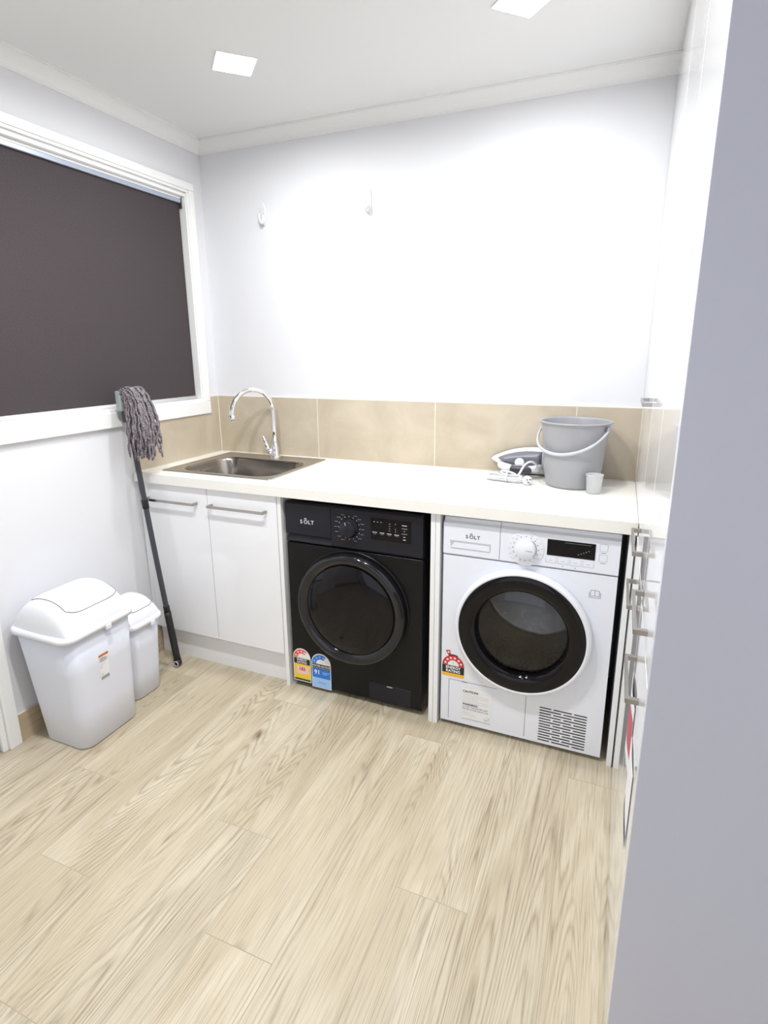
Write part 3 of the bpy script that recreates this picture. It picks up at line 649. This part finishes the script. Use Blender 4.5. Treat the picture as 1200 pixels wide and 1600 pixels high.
b = MB(); b.box(gx-0.045, gx+0.035, yf+0.022, yf+0.055, gz-0.196, gz-0.170, 'gasket', 0.003); b.build('lint_filter', td)
# lower service flap, vent, labels
b = MB()
for s_ in ((1.474, 0.030, 1.474, 0.203), (1.474, 0.203, 1.660, 0.203), (1.7665, 0.030, 1.7665, 0.200)): line(b, *s_, 0.0018, yf-0.0004, 'grey_line')
for x_ in (1.523, 1.700): rect(b, x_, x_+0.022, 0.200, 0.204, yf-0.0005, 'grey_line')
b.build('service_flap', td)
b = MB()
n_r = 13
for q in range(n_r):
    z_ = 0.168-q*0.0112
    gaps = [1.862, 1.933] if q % 2 == 0 else [1.897]
    xs = [1.817] + sum([[g-0.004, g+0.004] for g in gaps], []) + [1.980]
    for a, c in zip(xs[::2], xs[1::2]): b.box(a, c, yf-0.0006, yf+0.001, z_-0.0021, z_+0.0021, 'ink')
b.build('vent_slots', td)
y = yf-0.0006; b = MB(); cx, zc = 1.489, 0.262   # energy label
pts = [(1.446, y, 0.215), (1.532, y, 0.215), (1.532, y, zc)] + [(cx+0.043*math.cos(PI*j/16), y, zc+0.043*math.sin(PI*j/16)) for j in range(1, 16)] + [(1.446, y, zc)]
b.face(pts, 'paper'); arc_band(b, cx, zc, 0.022, 0.043, 0, PI, y-0.0002, 'red'); rect(b, 1.446, 1.532, 0.229, zc-0.0005, y-0.0002, 'ink'); rect(b, 1.446, 1.532, 0.215, 0.229, y-0.0002, 'amber')
for a in (2.85, 2.35, 1.88, 1.4, 0.85, 0.35): star(b, cx+0.032*math.cos(a), zc+0.032*math.sin(a), 0.0068, y-0.0004, 'paper', a-PI/2)
arc_band(b, cx, zc, 0.042, 0.047, 1.15, 1.95, y-0.0003, 'ink')
b.face([(1.470, y-0.0003, 0.302), (1.479, y-0.0003, 0.305), (1.476, y-0.0003, 0.326), (1.458, y-0.0003, 0.322)], 'red'); star(b, 1.470, 0.316, 0.006, y-0.0006, 'paper')
b.strip_text('ENERGY', 0.0155, cx, y-0.0005, 0.2475, 'paper', 'CENTER', 0.0005); b.strip_text('RATING', 0.0155, cx, y-0.0005, 0.233, 'paper', 'CENTER', 0.0005)
b.strip_text('1', 0.012, cx, y-0.0005, 0.268, 'ink', 'CENTER', 0.0)
b.build('energy_label', td, label='red and black energy rating label')
b = MB(); rect(b, 1.528, 1.640, 0.044, 0.180, y, 'paper')
b.strip_text('CAUTION!', 0.0125, 1.530, y-0.0003, 0.160, 'ink', 'LEFT', 0.0004)
for q, l_ in enumerate((0.10, 0.10, 0.06, 0.10, 0.10)): rect(b, 1.531, 1.531+l_, 0.150-q*0.0085, 0.1512-q*0.0085, y-0.0003, 'lightgrey')
b.strip_text('WARNING!', 0.0115, 1.530, y-0.0003, 0.105, 'ink', 'LEFT', 0.0004)
b.strip_text('CLOSE THE DOOR LINT', 0.0092, 1.530, y-0.0003, 0.095, 'grey_line', 'LEFT', 0.0001); b.strip_text('FILTER AFTER EACH USE', 0.0092, 1.530, y-0.0003, 0.085, 'grey_line', 'LEFT', 0.0001)
for q, l_ in enumerate((0.03, 0.045, 0.05)): rect(b, 1.533, 1.533+l_, 0.074-q*0.006, 0.0748-q*0.006, y-0.0003, 'lightgrey')
line(b, 1.528, 0.045, 1.640, 0.045, 0.0012, y-0.0003, 'grey_line'); line(b, 1.616, 0.060, 1.622, 0.054, 0.0014, y-0.0003, 'grey_line'); line(b, 1.622, 0.054, 1.634, 0.066, 0.0014, y-0.0003, 'grey_line')
arc_band(b, 1.625, 0.060, 0.0095, 0.0105, 0, 2*PI, y-0.0003, 'lightgrey'); b.build('caution_label', td, label='white printed caution notice')
b = MB(); X, Z = 1.955, 0.630   # open-book symbol
for s_ in ((X, Z, X, Z+0.020), (X+0.014, Z+0.002, X+0.014, Z+0.022), (X+0.028, Z, X+0.028, Z+0.020), (X, Z, X+0.014, Z+0.002), (X+0.014, Z+0.002, X+0.028, Z), (X, Z+0.020, X+0.014, Z+0.022), (X+0.014, Z+0.022, X+0.028, Z+0.020), (X-0.004, Z-0.005, X+0.032, Z-0.005), (X-0.004, Z-0.005, X-0.004, Z+0.014), (X+0.032, Z-0.005, X+0.032, Z+0.014)):
    line(b, *s_, 0.0016, yf-0.0004, 'grey_line')
b.build('manual_symbol', td)
for fx in (tx0+0.06, tx1-0.06):
    for fy in (yf+0.06, -0.12):
        b = MB(); b.lathe([(0.02, 0), (0.02, 0.012), (0.012, 0.013), (0.012, tz0+0.012)], (fx, fy, 0), (0,0,1), 'gasket', 20); b.build('foot', td)

# ================================================================== TALL CABINETS
def tall_cabinet(y0, y1, label, splits, handles, low=0.0):
    """front plane at x=W facing -x, between y0 (near) and y1 (far)"""
    t = thing('tall_cabinet', (W+0.30, (y0+y1)/2, 0), label, 'cabinet')
    b = MB(); b.box(W+0.019, XR-0.005, y0+0.0005, y1-0.0005, 0.004, H-0.003, 'carcass'); b.build('carcass', t)
    for (z0, z1), hs in zip(splits, handles):
        b = MB(); b.box(W, W+0.018, y0+0.0012, y1-0.0012, z0+0.0012, z1-0.0012, 'gloss'); d = b.build('door', t, bevel=0.0015)
        for ya, yb, z in hs:
            h = MB(); p_ = 0.026; hh = 0.011
            h.box(W-p_, W-p_+0.007, ya, yb, z-hh/2, z+hh/2, 'nickel'); h.box(W-p_+0.006, W, ya, ya+0.010, z-hh/2, z+hh/2, 'nickel'); h.box(W-p_+0.006, W, yb-0.010, yb, z-hh/2, z+hh/2, 'nickel')
            h.build('handle', d, bevel=0.0008, label='brushed nickel bar handle')
    return t
tall_cabinet(-0.690, -0.001, 'white gloss tall cabinet farthest back, beside the bucket end of the worktop', [(0.006, 0.865), (0.910, H-0.004)], [[], [(-0.640, -0.452, 1.274)]])
tall_cabinet(-1.122, -0.692, 'middle white gloss tall cabinet with two nickel handles, right of the dryer', [(0.006, 0.872), (0.874, H-0.004)], [[(-1.013, -0.827, 0.800)], [(-1.009, -0.799, 0.941)]])
tc = tall_cabinet(-1.487, -1.124, 'nearest white gloss tall cabinet with a grey-looking side panel filling the right edge', [(0.006, 0.865), (0.867, H-0.004)], [[(-1.362, -1.180, 0.756)], [(-1.378, -1.180, 0.914)]])
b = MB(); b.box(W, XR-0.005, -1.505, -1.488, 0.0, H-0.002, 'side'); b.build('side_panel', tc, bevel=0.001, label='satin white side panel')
# leaflets hanging on the nearest door
def leaflet(y0, y1, z0, z1, bow, k, stripe, label, off):
    b = MB(); n = 14; th_ = 0.0006
    A, B_ = [], []
    for i in range(n+1):
        u = i/n; y_ = y1+(y0-y1)*u; x_ = W-0.0012-off-bow*math.sin(PI*u)**1.2
        A.append((x_, y_)); B_.append((x_-th_, y_))
    for i in range(n):
        (xa, ya), (xb, yb) = A[i], A[i+1]; (xc, yc), (xd, yd) = B_[i], B_[i+1]
        for (za, zb, kk) in ((z0, z0+0.03, stripe), (z0+0.03, z0+(z1-z0)*0.8, k), (z0+(z1-z0)*0.8, z1, 'paper')):
            b.face([(xc, yc, za), (xd, yd, za), (xd, yd, zb), (xc, yc, zb)], kk); b.face([(xa, ya, za), (xb, yb, za), (xb, yb, zb), (xa, ya, zb)], 'paper')
        b.face([(xa, ya, z1), (xb, yb, z1), (xd, yd, z1), (xc, yc, z1)], 'paper')
    b.face([(A[-1][0], A[-1][1], z0), (B_[-1][0], B_[-1][1], z0), (B_[-1][0], B_[-1][1], z1), (A[-1][0], A[-1][1], z1)], 'paper')
    bmesh.ops.remove_doubles(b.bm, verts=b.bm.verts[:], dist=1e-6)
    return tag(b.build('leaflet'), label, 'leaflet')
leaflet(-1.300, -1.150, 0.545, 0.700, 0.004, 'rose', 'paper', 'red and white leaflet stuck on the nearest cabinet door below its lowest handle', 0.0)
leaflet(-1.430, -1.306, 0.470, 0.640, 0.001, 'paper', 'navy', 'white leaflet with a navy edge on the nearest cabinet door, beside the red one', 0.0)

# ================================================================== BLIND
bl = thing('roller_blind', (-0.03, -0.66, 2.13), 'dark grey-brown roller blind pulled down over the window', 'blind')
by0, by1 = WY0+0.016, -0.134
b = MB(); b.box(-0.0312, -0.030, by0, by1, 1.205, 2.130, 'fabric'); b.build('fabric', bl)
b = MB(); b.lathe([(0.019, 0), (0.019, by1-by0)], (-0.046, by0, 2.124), (0,1,0), 'fabric', 24); b.build('roll', bl)
b = MB(); b.box(-0.055, -0.016, by0, by1+0.004, 2.1335, 2.142, 'trim'); b.box(-0.026, -0.016, by0, by1-0.002, 2.115, 2.134, 'tube', 0.003); b.build('headrail', bl)
b = MB(); b.lathe([(0.0105, 0), (0.0105, by1-by0)], (-0.030, by0, 1.203), (0,1,0), 'rail', 16); b.build('bottom_rail', bl)
b = MB(); b.box(-0.052, -0.014, by1-0.001, by1+0.005, 2.092, 2.140, 'iron_dark', 0.002); b.lathe([(0.009, 0), (0.007, 0.006)], (-0.022, by1-0.006, 2.126), (0,1,0), 'nickel', 16); b.build('bracket', bl)

# ================================================================== DOWNLIGHTS
def downlight(x, y, label, watts):
    t = thing('ceiling_light', (x, y, H), label, 'ceiling light', 'square recessed ceiling lights')
    s_ = 0.068
    b = MB()
    for a in ((x-s_, x+s_, y-s_, y-s_+0.004), (x-s_, x+s_, y+s_-0.004, y+s_), (x-s_, x-s_+0.004, y-s_+0.004, y+s_-0.004), (x+s_-0.004, x+s_, y-s_+0.004, y+s_-0.004)):
        b.box(*a, H-0.0035, H-0.0002, 'trim')
    b.build('frame', t).rotation_euler.z = PI/4
    b = MB(); b.box(x-s_+0.004, x+s_-0.004, y-s_+0.004, y+s_-0.004, H-0.0045, H-0.0003, 'lamp'); b.build('diffuser', t).rotation_euler.z = PI/4
    ld = bpy.data.lights.new('downlight', 'AREA'); ld.shape = 'SQUARE'; ld.size = 0.085; ld.energy = watts; ld.color = (0.965, 0.98, 1.0); ld.spread = math.radians(172)
    lo = bpy.data.objects.new('downlight', ld); COL.objects.link(lo); lo.parent = t; lo.location = (0, 0, -0.009)
    return t
M['lamp'] = mat('lit_diffuser', (0.9, 0.9, 0.9), 0.5, emit=(1.0, 1.0, 1.0), estr=14)
downlight(0.660, -0.585, 'lit square downlight nearer the window, in full view on the ceiling', LAMP_W)
downlight(1.640, -0.560, 'lit square downlight cut by the top edge, above the dryer', LAMP_W)
downlight(0.860, -1.450, 'added unseen square fill light over the middle of the floor, on the window side', FILL_R)  # this one and the next are added out of view to brighten the fronts
downlight(1.300, -1.430, 'added unseen square fill light over the middle of the floor, on the cabinet side', FILL_R)
downlight(1.000, -3.000, 'added unseen square fill light behind the viewpoint near the rear doorway', FILL_R*0.2)  # weak fill added out of view
# added fill lamp giving ambient light from the opening behind the camera
ld = bpy.data.lights.new('doorway_fill', 'AREA'); ld.shape = 'RECTANGLE'; ld.size = 1.9; ld.size_y = 2.0; ld.energy = HALL_FILL; ld.color = (0.80, 0.87, 1.0)
lo = bpy.data.objects.new('doorway_fill', ld); COL.objects.link(lo); lo.location = (1.35, YR-0.15, 1.1); lo.rotation_euler = (PI/2, 0, 0)

# ================================================================== WALL HOOKS
def wall_hook(x, z, label):
    t = thing('wall_hook', (x, 0, z), label, 'hook', 'white adhesive hooks on the back wall')
    b = MB(); w_, h_ = 0.0165, 0.050
    def ring(w2, h2, y):
        pts = []
        for j in range(24):
            a = 2*PI*j/24; c, s_ = math.cos(a), math.sin(a)
            pts.append((x+w2*math.copysign(abs(c)**0.75, c), y, z+h2*math.copysign(abs(s_)**0.85, s_)))
        return pts
    b.loft([ring(w_, h_, -0.0002), ring(w_, h_, -0.004), ring(w_-0.003, h_-0.003, -0.007)], 'hook'); b.build('backplate', t)
    b = MB(); b.tube(spline([(x, -0.006, z-0.005), (x, -0.010, z-0.030), (x, -0.020, z-0.040), (x, -0.032, z-0.030), (x, -0.038, z-0.004)], 6), [0.008]*12+[0.0065]*13, 'hook', 12); b.build('prong', t)
wall_hook(0.352, 2.059, 'white plastic hook on the back wall, the one nearer the window')
wall_hook(0.898, 2.064, 'white plastic hook high on the back wall, the one farther from the window')

# ================================================================== BINS
def swing_bin(name_label, base, top, zr, zt_, flap, lbl=False):
    (ax0, ax1, ay0, ay1), (rx0, rx1, ry0, ry1) = base, top
    t = thing('swing_bin', ((ax0+ax1)/2, (ay0+ay1)/2, 0), name_label, 'bin')
    b = MB(); rr = []
    N = 8
    e = 0.006
    prof = [(0.0, 0.004, 0.0), (0.0, 0.0, 0.004)]
    def at(u, ins=0): return [a+(c-a)*u for a, c in zip((ax0, ax1, ay0, ay1), (rx0+0.012, rx1-0.012, ry0+0.012, ry1-0.012))]
    def R(u, z, ins):
        x0, x1, y0, y1 = at(u); return rrect(x0+ins, x1-ins, y0+ins, y1-ins, 0.045-ins*0.5, z, N)
    b.loft([R(0, 0.0, 0.006), R(0, 0.005, 0.0), R(0.33, zr*0.33, 0), R(0.66, zr*0.66, 0), R(1, zr-0.004, 0)], 'bin'); b.build('body', t)
    # lid : rim skirt, then a barrel-topped dome
    b = MB(); cx, cy = (rx0+rx1)/2, (ry0+ry1)/2; hw, hl = (rx1-rx0)/2, (ry1-ry0)/2
    lip = [rrect(rx0+0.006, rx1-0.006, ry0+0.006, ry1-0.006, 0.045, zr-0.016, N), rrect(rx0, rx1, ry0, ry1, 0.05, zr-0.016, N), rrect(rx0-0.001, rx1+0.001, ry0-0.001, ry1+0.001, 0.05, zr-0.004, N), rrect(rx0+0.002, rx1-0.002, ry0+0.002, ry1-0.002, 0.05, zr+0.004, N), rrect(rx0+0.010, rx1-0.010, ry0+0.010, ry1-0.010, 0.045, zr+0.005, N)]
    b.loft(lip, 'bin_lid', cap0=True, cap1=True)
    Hh = zt_-zr-0.005
    def S(a, c, off=0.0):   # a across x, c along y, both -1..1
        ha = max(0.0, 1-abs(a)**2.3)**0.62; hc = max(0.0, 1-abs(c)**7)**0.5
        return Vector((cx+a*(hw-0.012), cy+c*(hl-0.012), zr+0.005+(Hh)*ha*hc+off))
    na, nc = 40, 28
    def warp(q, p): return math.copysign(1-(1-abs(q))**p, q)
    grid = [[S(warp(-1+2*i/na, 1.5), warp(-1+2*j/nc, 2.2)) for i in range(na+1)] for j in range(nc+1)]
    # square-to-rounded footprint
    for row in grid:
        for v in row:
            a, c = (v.x-cx)/(hw-0.012), (v.y-cy)/(hl-0.012); k = 1-0.06*(a*a*c*c)
            v.x = cx+a*k*(hw-0.012); v.y = cy+c*k*(hl-0.012)
    b.loft(grid, 'bin_lid', cap0=False, cap1=False, closed=False); lid = b.build('lid', t)
    # swing flap
    fa0, fa1, fc0, fc1 = flap; b = MB(); n1, n2 = 26, 20; rows = []
    for j in range(n2+1):
        row = []
        c = fc0+(fc1-fc0)*j/n2
        for i in range(n1+1):
            a = fa0+(fa1-fa0)*i/n1
            sq = 1-0.16*abs(2*j/n2-1)**6 if a > 0 else 1
            edge = min(i, n1-i, j, n2-j)
            off = 0.0010 if edge == 0 else 0.0055
            row.append(S(a*sq, c, off))
        rows.append(row)
    b.loft(rows, 'bin_lid', cap0=False, cap1=False, closed=False); fo = b.build('swing_flap', lid)
    # dark bead painting in the shadow of the gap round the flap
    b = MB(); loop = [r_[0] for r_ in rows] + rows[-1][1:] + [r_[-1] for r_ in reversed(rows)][1:] + list(reversed(rows[0]))[1:]
    b.tube([p_+Vector((0,0,-0.0003)) for p_ in loop], 0.0011, 'gasket', 6); b.build('flap_gap_shade', lid)
    b = MB(); b.box(rx1-0.010, rx1+0.004, cy-0.012+0.02, cy+0.012+0.02, zr-0.026, zr-0.008, 'bin_lid', 0.002); b.build('clip', lid)
    if lbl:
        b = MB(); yc = -1.128; hwid = 0.021
        def px(z): u = z/zr; return ax1+(rx1-0.012-ax1)*u+0.0006
        def q(y0, y1, z0, z1, k, o=0.0): b.face([(px(z0)+o, y0, z0), (px(z0)+o, y1, z0), (px(z1)+o, y1, z1), (px(z1)+o, y0, z1)], k)
        q(yc-hwid, yc+hwid, 0.243, 0.352, 'paper'); q(yc-hwid, yc+hwid, 0.343, 0.352, 'orange', 0.0004)
        for z_, l_ in ((0.334, 0.026), (0.328, 0.034), (0.322, 0.030)): q(yc-hwid+0.004, yc-hwid+0.004+l_, z_, z_+0.0028, 'grey_line', 0.0004)
        for z_, l_ in ((0.310, 0.022), (0.302, 0.010), (0.297, 0.006), (0.272, 0.014), (0.267, 0.012)): q(yc-hwid+0.004, yc-hwid+0.004+l_, z_, z_+0.0015, 'lightgrey', 0.0004)
        for j in range(14): q(yc-hwid+0.004+j*0.0026, yc-hwid+0.0055+j*0.0026, 0.248, 0.262, 'grey_line', 0.0004)
        b.build('price_label', t, label='white and orange price label')
    return t
swing_bin('large white swing-top bin with an orange-topped price label, against the left wall', (0.060, 0.288, -1.238, -0.982), (0.014, 0.322, -1.280, -0.966), 0.470, 0.585, (-0.50, 0.80, -0.66, 0.82), True)
swing_bin('small white swing-top bin tucked behind the large one', (0.050, 0.224, -0.945, -0.785), (0.022, 0.262, -0.960, -0.768), 0.350, 0.428, (-0.50, 0.80, -0.72, 0.80))

# ================================================================== MOP
mp = thing('mop', (0.180, -0.650, 0), 'grey string mop standing upside down, leaning on the window sill', 'mop')
pA, pB, pC = Vector((0.1805, -0.650, 0.012)), Vector((0.109, -0.649, 0.59)), Vector((0.040, -0.648, 1.225))
pp = spline([pA, pB, pC], 12)
def pole_at(z):
    for a, c in zip(pp, pp[1:]):
        if a.z <= z <= c.z: return a.lerp(c, (z-a.z)/(c.z-a.z))
    return pp[-1] if z > pp[-1].z else pp[0]
def seg(z0, z1): return [pole_at(z0)] + [p for p in pp if z0 < p.z < z1] + [pole_at(z1)]
b = MB(); b.tube(seg(0.012, 1.224), 0.0115, 'pole', 16); b.build('pole', mp)
b = MB(); b.tube(seg(0.03, 0.27), [0.0155]*len(seg(0.03, 0.27)), 'grip', 16); b.tube(seg(0.27, 0.30), 0.014, 'grip', 16); b.build('grip', mp)
b = MB(); b.tube([pole_at(0.013)+Vector((0.002,0,-0.009)), pole_at(0.013), pole_at(0.035)], [0.010, 0.018, 0.017], 'grip', 16)
ringp = [pole_at(0.02)+Vector((0.006, -0.014, 0.0))+Vector((0.012*math.cos(a), -0.004, 0.012*math.sin(a))) for a in [2*PI*j/16 for j in range(17)]]; b.tube(ringp, 0.0025, 'lightgrey', 6); b.build('hanging_cap', mp)
b = MB(); b.tube(seg(0.76, 0.80), 0.0145, 'grip', 16); b.build('collar', mp)
b = MB(); hc = pole_at(1.2); b.box(hc.x-0.004, hc.x+0.024, hc.y-0.050, hc.y+0.050, 1.19, 1.275, 'clamp', 0.005); b.box(hc.x-0.012, hc.x+0.018, hc.y-0.020, hc.y+0.020, 1.14, 1.20, 'iron_dark', 0.005); b.build('clamp_head', mp, label='sage-grey plastic clamp head')
rnd = random.Random(3); b = MB()
for k in range(150):
    u = rnd.uniform(-1, 1); yy = hc.y+u*0.044; lift = rnd.uniform(0.0, 0.9)
    st = Vector((hc.x+0.010+rnd.uniform(-0.004, 0.014), yy, 1.262+rnd.uniform(-0.012, 0.010)))
    out = rnd.uniform(0.15, 1.0)**0.8; L = rnd.uniform(0.19, 0.295)*(0.9+0.2*out)
    reach = 0.012+0.098*out; zend = 1.262-L+0.035*out
    yy2 = yy+u*0.008+rnd.uniform(-0.016, 0.016)
    P = [st, st+Vector((reach*0.42, 0, 0.016*out+0.002)), st+Vector((reach*0.80, (yy2-yy)*0.4, -0.035)), Vector((st.x+reach, yy2, (1.262+zend)/2-0.012)), Vector((st.x+reach*0.95+rnd.uniform(-0.012, 0.012), yy2+rnd.uniform(-0.01, 0.01), zend))]
    pth = spline(P, 7); ph = rnd.uniform(0, 6); amp = 0.0026
    pth = [p+Vector((amp*math.cos(ph+i*1.5), amp*math.sin(ph+i*1.5), 0)) for i, p in enumerate(pth)]
    rs = [0.0048*(1+0.18*math.sin(i*2.2+ph)) for i in range(len(pth))]; rs[-1] = 0.003
    # keep the strands in front of the pole
    b.tube(pth, rs, 'yarn', 6)
b.build('yarn_head', mp, label='grey twisted yarn strands')

# ================================================================== BUCKET, CUP, IRON
bc = (1.838, -0.152)
bk = thing('bucket', (*bc, ZB), 'grey plastic bucket with swing handle at the right end of the worktop', 'bucket')
hb = 0.254
b = MB(); b.lathe([(0.093, 0), (0.098, 0.003), (0.1005, 0.010), (0.1135, 0.095), (0.116, 0.160), (0.1175, 0.163), (0.129, 0.243), (0.130, hb-0.004), (0.138, hb-0.004), (0.139, hb), (0.1375, hb+0.003), (0.128, hb+0.002), (0.1255, hb-0.004), (0.112, 0.16), (0.099, 0.010), (0.0, 0.008)], (*bc, ZB), (0,0,1), 'bucket', 72, cap1=False); b.build('shell', bk)
# handle hanging to the front
hz = ZB+hb-0.022; pv = 0.137; rotz = math.radians(-27)
def rot2(x, y): return (bc[0]+x*math.cos(rotz)-y*math.sin(rotz), bc[1]+x*math.sin(rotz)+y*math.cos(rotz))
pts = []
for j in range(33):
    a = PI*j/32; X_ = -pv*math.cos(a)*1.02; dd_ = math.sin(a)**0.85
    y_ = -dd_*0.128; z_ = hz-dd_*0.094
    q = rot2(X_, y_); pts.append(Vector((q[0], q[1], z_)))
b = MB(); b.tube(pts, [0.0045]*6+[0.0055]*5+[0.0065]*11+[0.0055]*5+[0.0045]*6, 'bucket_handle', 10); b.build('handle', bk, label='pale grey swing handle')
for s_ in (-1, 1):
    q = rot2(s_*(pv-0.008), 0); q2 = rot2(s_*(pv+0.006), 0); b = MB(); b.tube([(q[0], q[1], hz), (q2[0], q2[1], hz)], 0.010, 'bucket', 16); b.build('handle_lug', bk)
mc = (1.927, -0.268)
cp = thing('measuring_cup', (*mc, ZB), 'small frosted plastic measuring cup in front of the grey bucket', 'cup')
b = MB(); hq = 0.072
b.lathe([(0.024, 0), (0.0255, 0.002), (0.0305, hq-0.003), (0.0325, hq-0.002), (0.0325, hq), (0.030, hq), (0.0285, hq-0.004), (0.0240, 0.004), (0.0, 0.003)], (*mc, ZB), (0,0,1), 'cup', 40, cap1=False); b.build('cup_body', cp)

# steam iron on its side, sole to the wall, nose to the left
ir = thing('steam_iron', (1.61, -0.10, ZB), 'white and grey steam iron lying on its side behind the bucket', 'iron')
nose = 1.487; L_ = 0.240; ztop, zlo = 1.036, ZB+0.004
def iron_ring(t, grow):
    pass
def sole_outline(inset, y, n=22, zc=0.975, hw=0.060):
    """boat outline in x-z, nose at small x"""
    up, dn = [], []
    for j in range(n+1):
        u = j/n; x = nose+inset*1.6+(L_-inset*2.4)*u; wv = (hw-inset)*math.sin(min(1.0, u*1.25+0.0)*PI/2)**0.75
        up.append((x, y, zc+wv)); dn.append((x, y, zc-wv))
    return up + list(reversed(dn))[:-1]
def tilt(pts, ang=0.30, z0=ZB, y0=-0.012):
    out = []
    for x, y, z in pts:
        yy, zz = y-y0, z-(0.975-0.060); out.append((x, y0+yy*math.cos(ang)-zz*math.sin(ang)*0.0-zz*0.10, z0+0.003+zz*math.cos(ang*0.4)+(-yy)*0.10*0+0.0))
    return out
b = MB(); b.loft([tilt(sole_outline(0.0, -0.014)), tilt(sole_outline(0.0, -0.018))], 'iron_dark', smooth=False); b.build('soleplate', ir)
b = MB(); b.loft([tilt(sole_outline(0.000, -0.018)), tilt(sole_outline(0.001, -0.026)), tilt(sole_outline(0.004, -0.040)), tilt(sole_outline(0.012, -0.052)), tilt(sole_outline(0.020, -0.058))], 'white_plastic'); b.build('body', ir)
b = MB(); b.loft([tilt(sole_outline(0.022, -0.054, zc=0.984)), tilt(sole_outline(0.026, -0.064, zc=0.984)), tilt(sole_outline(0.034, -0.078, zc=0.982)), tilt(sole_outline(0.044, -0.084, zc=0.980))], 'iron_grey'); b.build('water_tank', ir)
def T(x, y, z): return tilt([(x, y, z)])[0]
b = MB(); b.tube(spline([T(nose+0.05, -0.058, 0.955), T(nose+0.075, -0.100, 0.955), T(nose+0.10, -0.118, 0.955), T(nose+0.155, -0.122, 0.955), T(nose+0.200, -0.108, 0.955), T(nose+0.215, -0.070, 0.955)], 7), [0.016]*14+[0.0135]*14+[0.015]*8, 'white_plastic', 16)
hn = b.build('handle', ir)
b = MB(); b.tube(spline([T(nose+0.100, -0.1195, 0.953), T(nose+0.13, -0.1225, 0.953), T(nose+0.16, -0.1230, 0.953), T(nose+0.190, -0.113, 0.953)], 5), [0.0105]+[0.0155]*14+[0.0105], 'iron_dark', 16); b.build('grip', hn)
b = MB(); c_ = T(nose+0.135, -0.090, 0.975); b.lathe([(0.020, 0), (0.020, 0.008), (0.015, 0.011), (0, 0.011)], c_, (0,-1,0.1), 'white_plastic', 32); b.build('temperature_dial', ir)
# cord wrapped in a flat bundle in front, plug at the end
b = MB(); rnd = random.Random(5); cr = 0.0042
loops = []
z_c = ZB+cr+0.0018
for k in range(5):
    xo, yo = 0.004*k, -0.006*k
    lay = k//2
    P = [(1.520+xo*0.6, -0.150+yo*0.4, z_c+lay*0.0075+0.004), (1.500+xo*0.4, -0.165+yo*0.6, z_c+lay*0.0075), (1.510+xo, -0.180+yo, z_c+lay*0.0075), (1.560, -0.192+yo*0.8, z_c+lay*0.0075), (1.625, -0.205+yo*0.6, z_c+lay*0.0075), (1.655-xo*0.4, -0.200+yo*0.2, z_c+lay*0.0075+0.004), (1.640, -0.183+yo*0.3, z_c+lay*0.0075+0.005), (1.580, -0.165+yo*0.5, z_c+lay*0.0075+0.005)]
    loops += P
loops += [(1.560, -0.168, ZB+0.036), (1.585, -0.180, ZB+0.040), (1.615, -0.185, ZB+0.034), (1.630, -0.190, ZB+0.026), (1.640, -0.188, ZB+0.040), (1.650, -0.175, ZB+0.062), (1.664, -0.165, ZB+0.078), (1.680, -0.150, ZB+0.080), (1.690, -0.135, ZB+0.072), (1.695, -0.112, ZB+0.062)]
b.tube(spline(loops, 6), cr, 'white_plastic', 8)
# tie round the bundle
tie = [(1.590+0.003*math.cos(a)*0, -0.196+0.030*math.cos(a), ZB+0.0225+0.0175*math.sin(a)) for a in [2*PI*j/20 for j in range(21)]]
b.tube(tie, 0.0035, 'white_plastic', 6); cd = b.build('power_cord', ir)
b = MB(); pc_ = Vector((1.676, -0.225, ZB+0.019)); ax_ = Vector((0.50, -0.80, 0.10)).normalized()
b.lathe([(0.007, -0.034), (0.010, -0.026), (0.013, -0.012), (0.0185, -0.006), (0.0185, 0.004), (0.016, 0.006), (0, 0.006)], pc_, ax_, 'white_plastic', 28)
sd_ = ax_.cross(Vector((0,0,1))).normalized(); up_ = sd_.cross(ax_)
for a_, dd2 in ((0.6, (-0.007, 0.004)), (-0.6, (0.007, 0.004)), (0, (0.0, -0.008))):
    o_ = pc_+ax_*0.006+sd_*dd2[0]+up_*dd2[1]; b.tube([o_, o_+ax_*0.014], 0.0020, 'iron_dark', 6)
b.tube(spline([(1.640, -0.196, ZB+0.014), (1.652, -0.198, ZB+0.018), tuple(pc_-ax_*0.033)], 5), cr, 'white_plastic', 8)
b.build('plug', ir, label='round white three-pin plug')

for o in list(sc.objects):
    if o.type == 'MESH' and o.name.startswith('t.'): bpy.data.objects.remove(o)
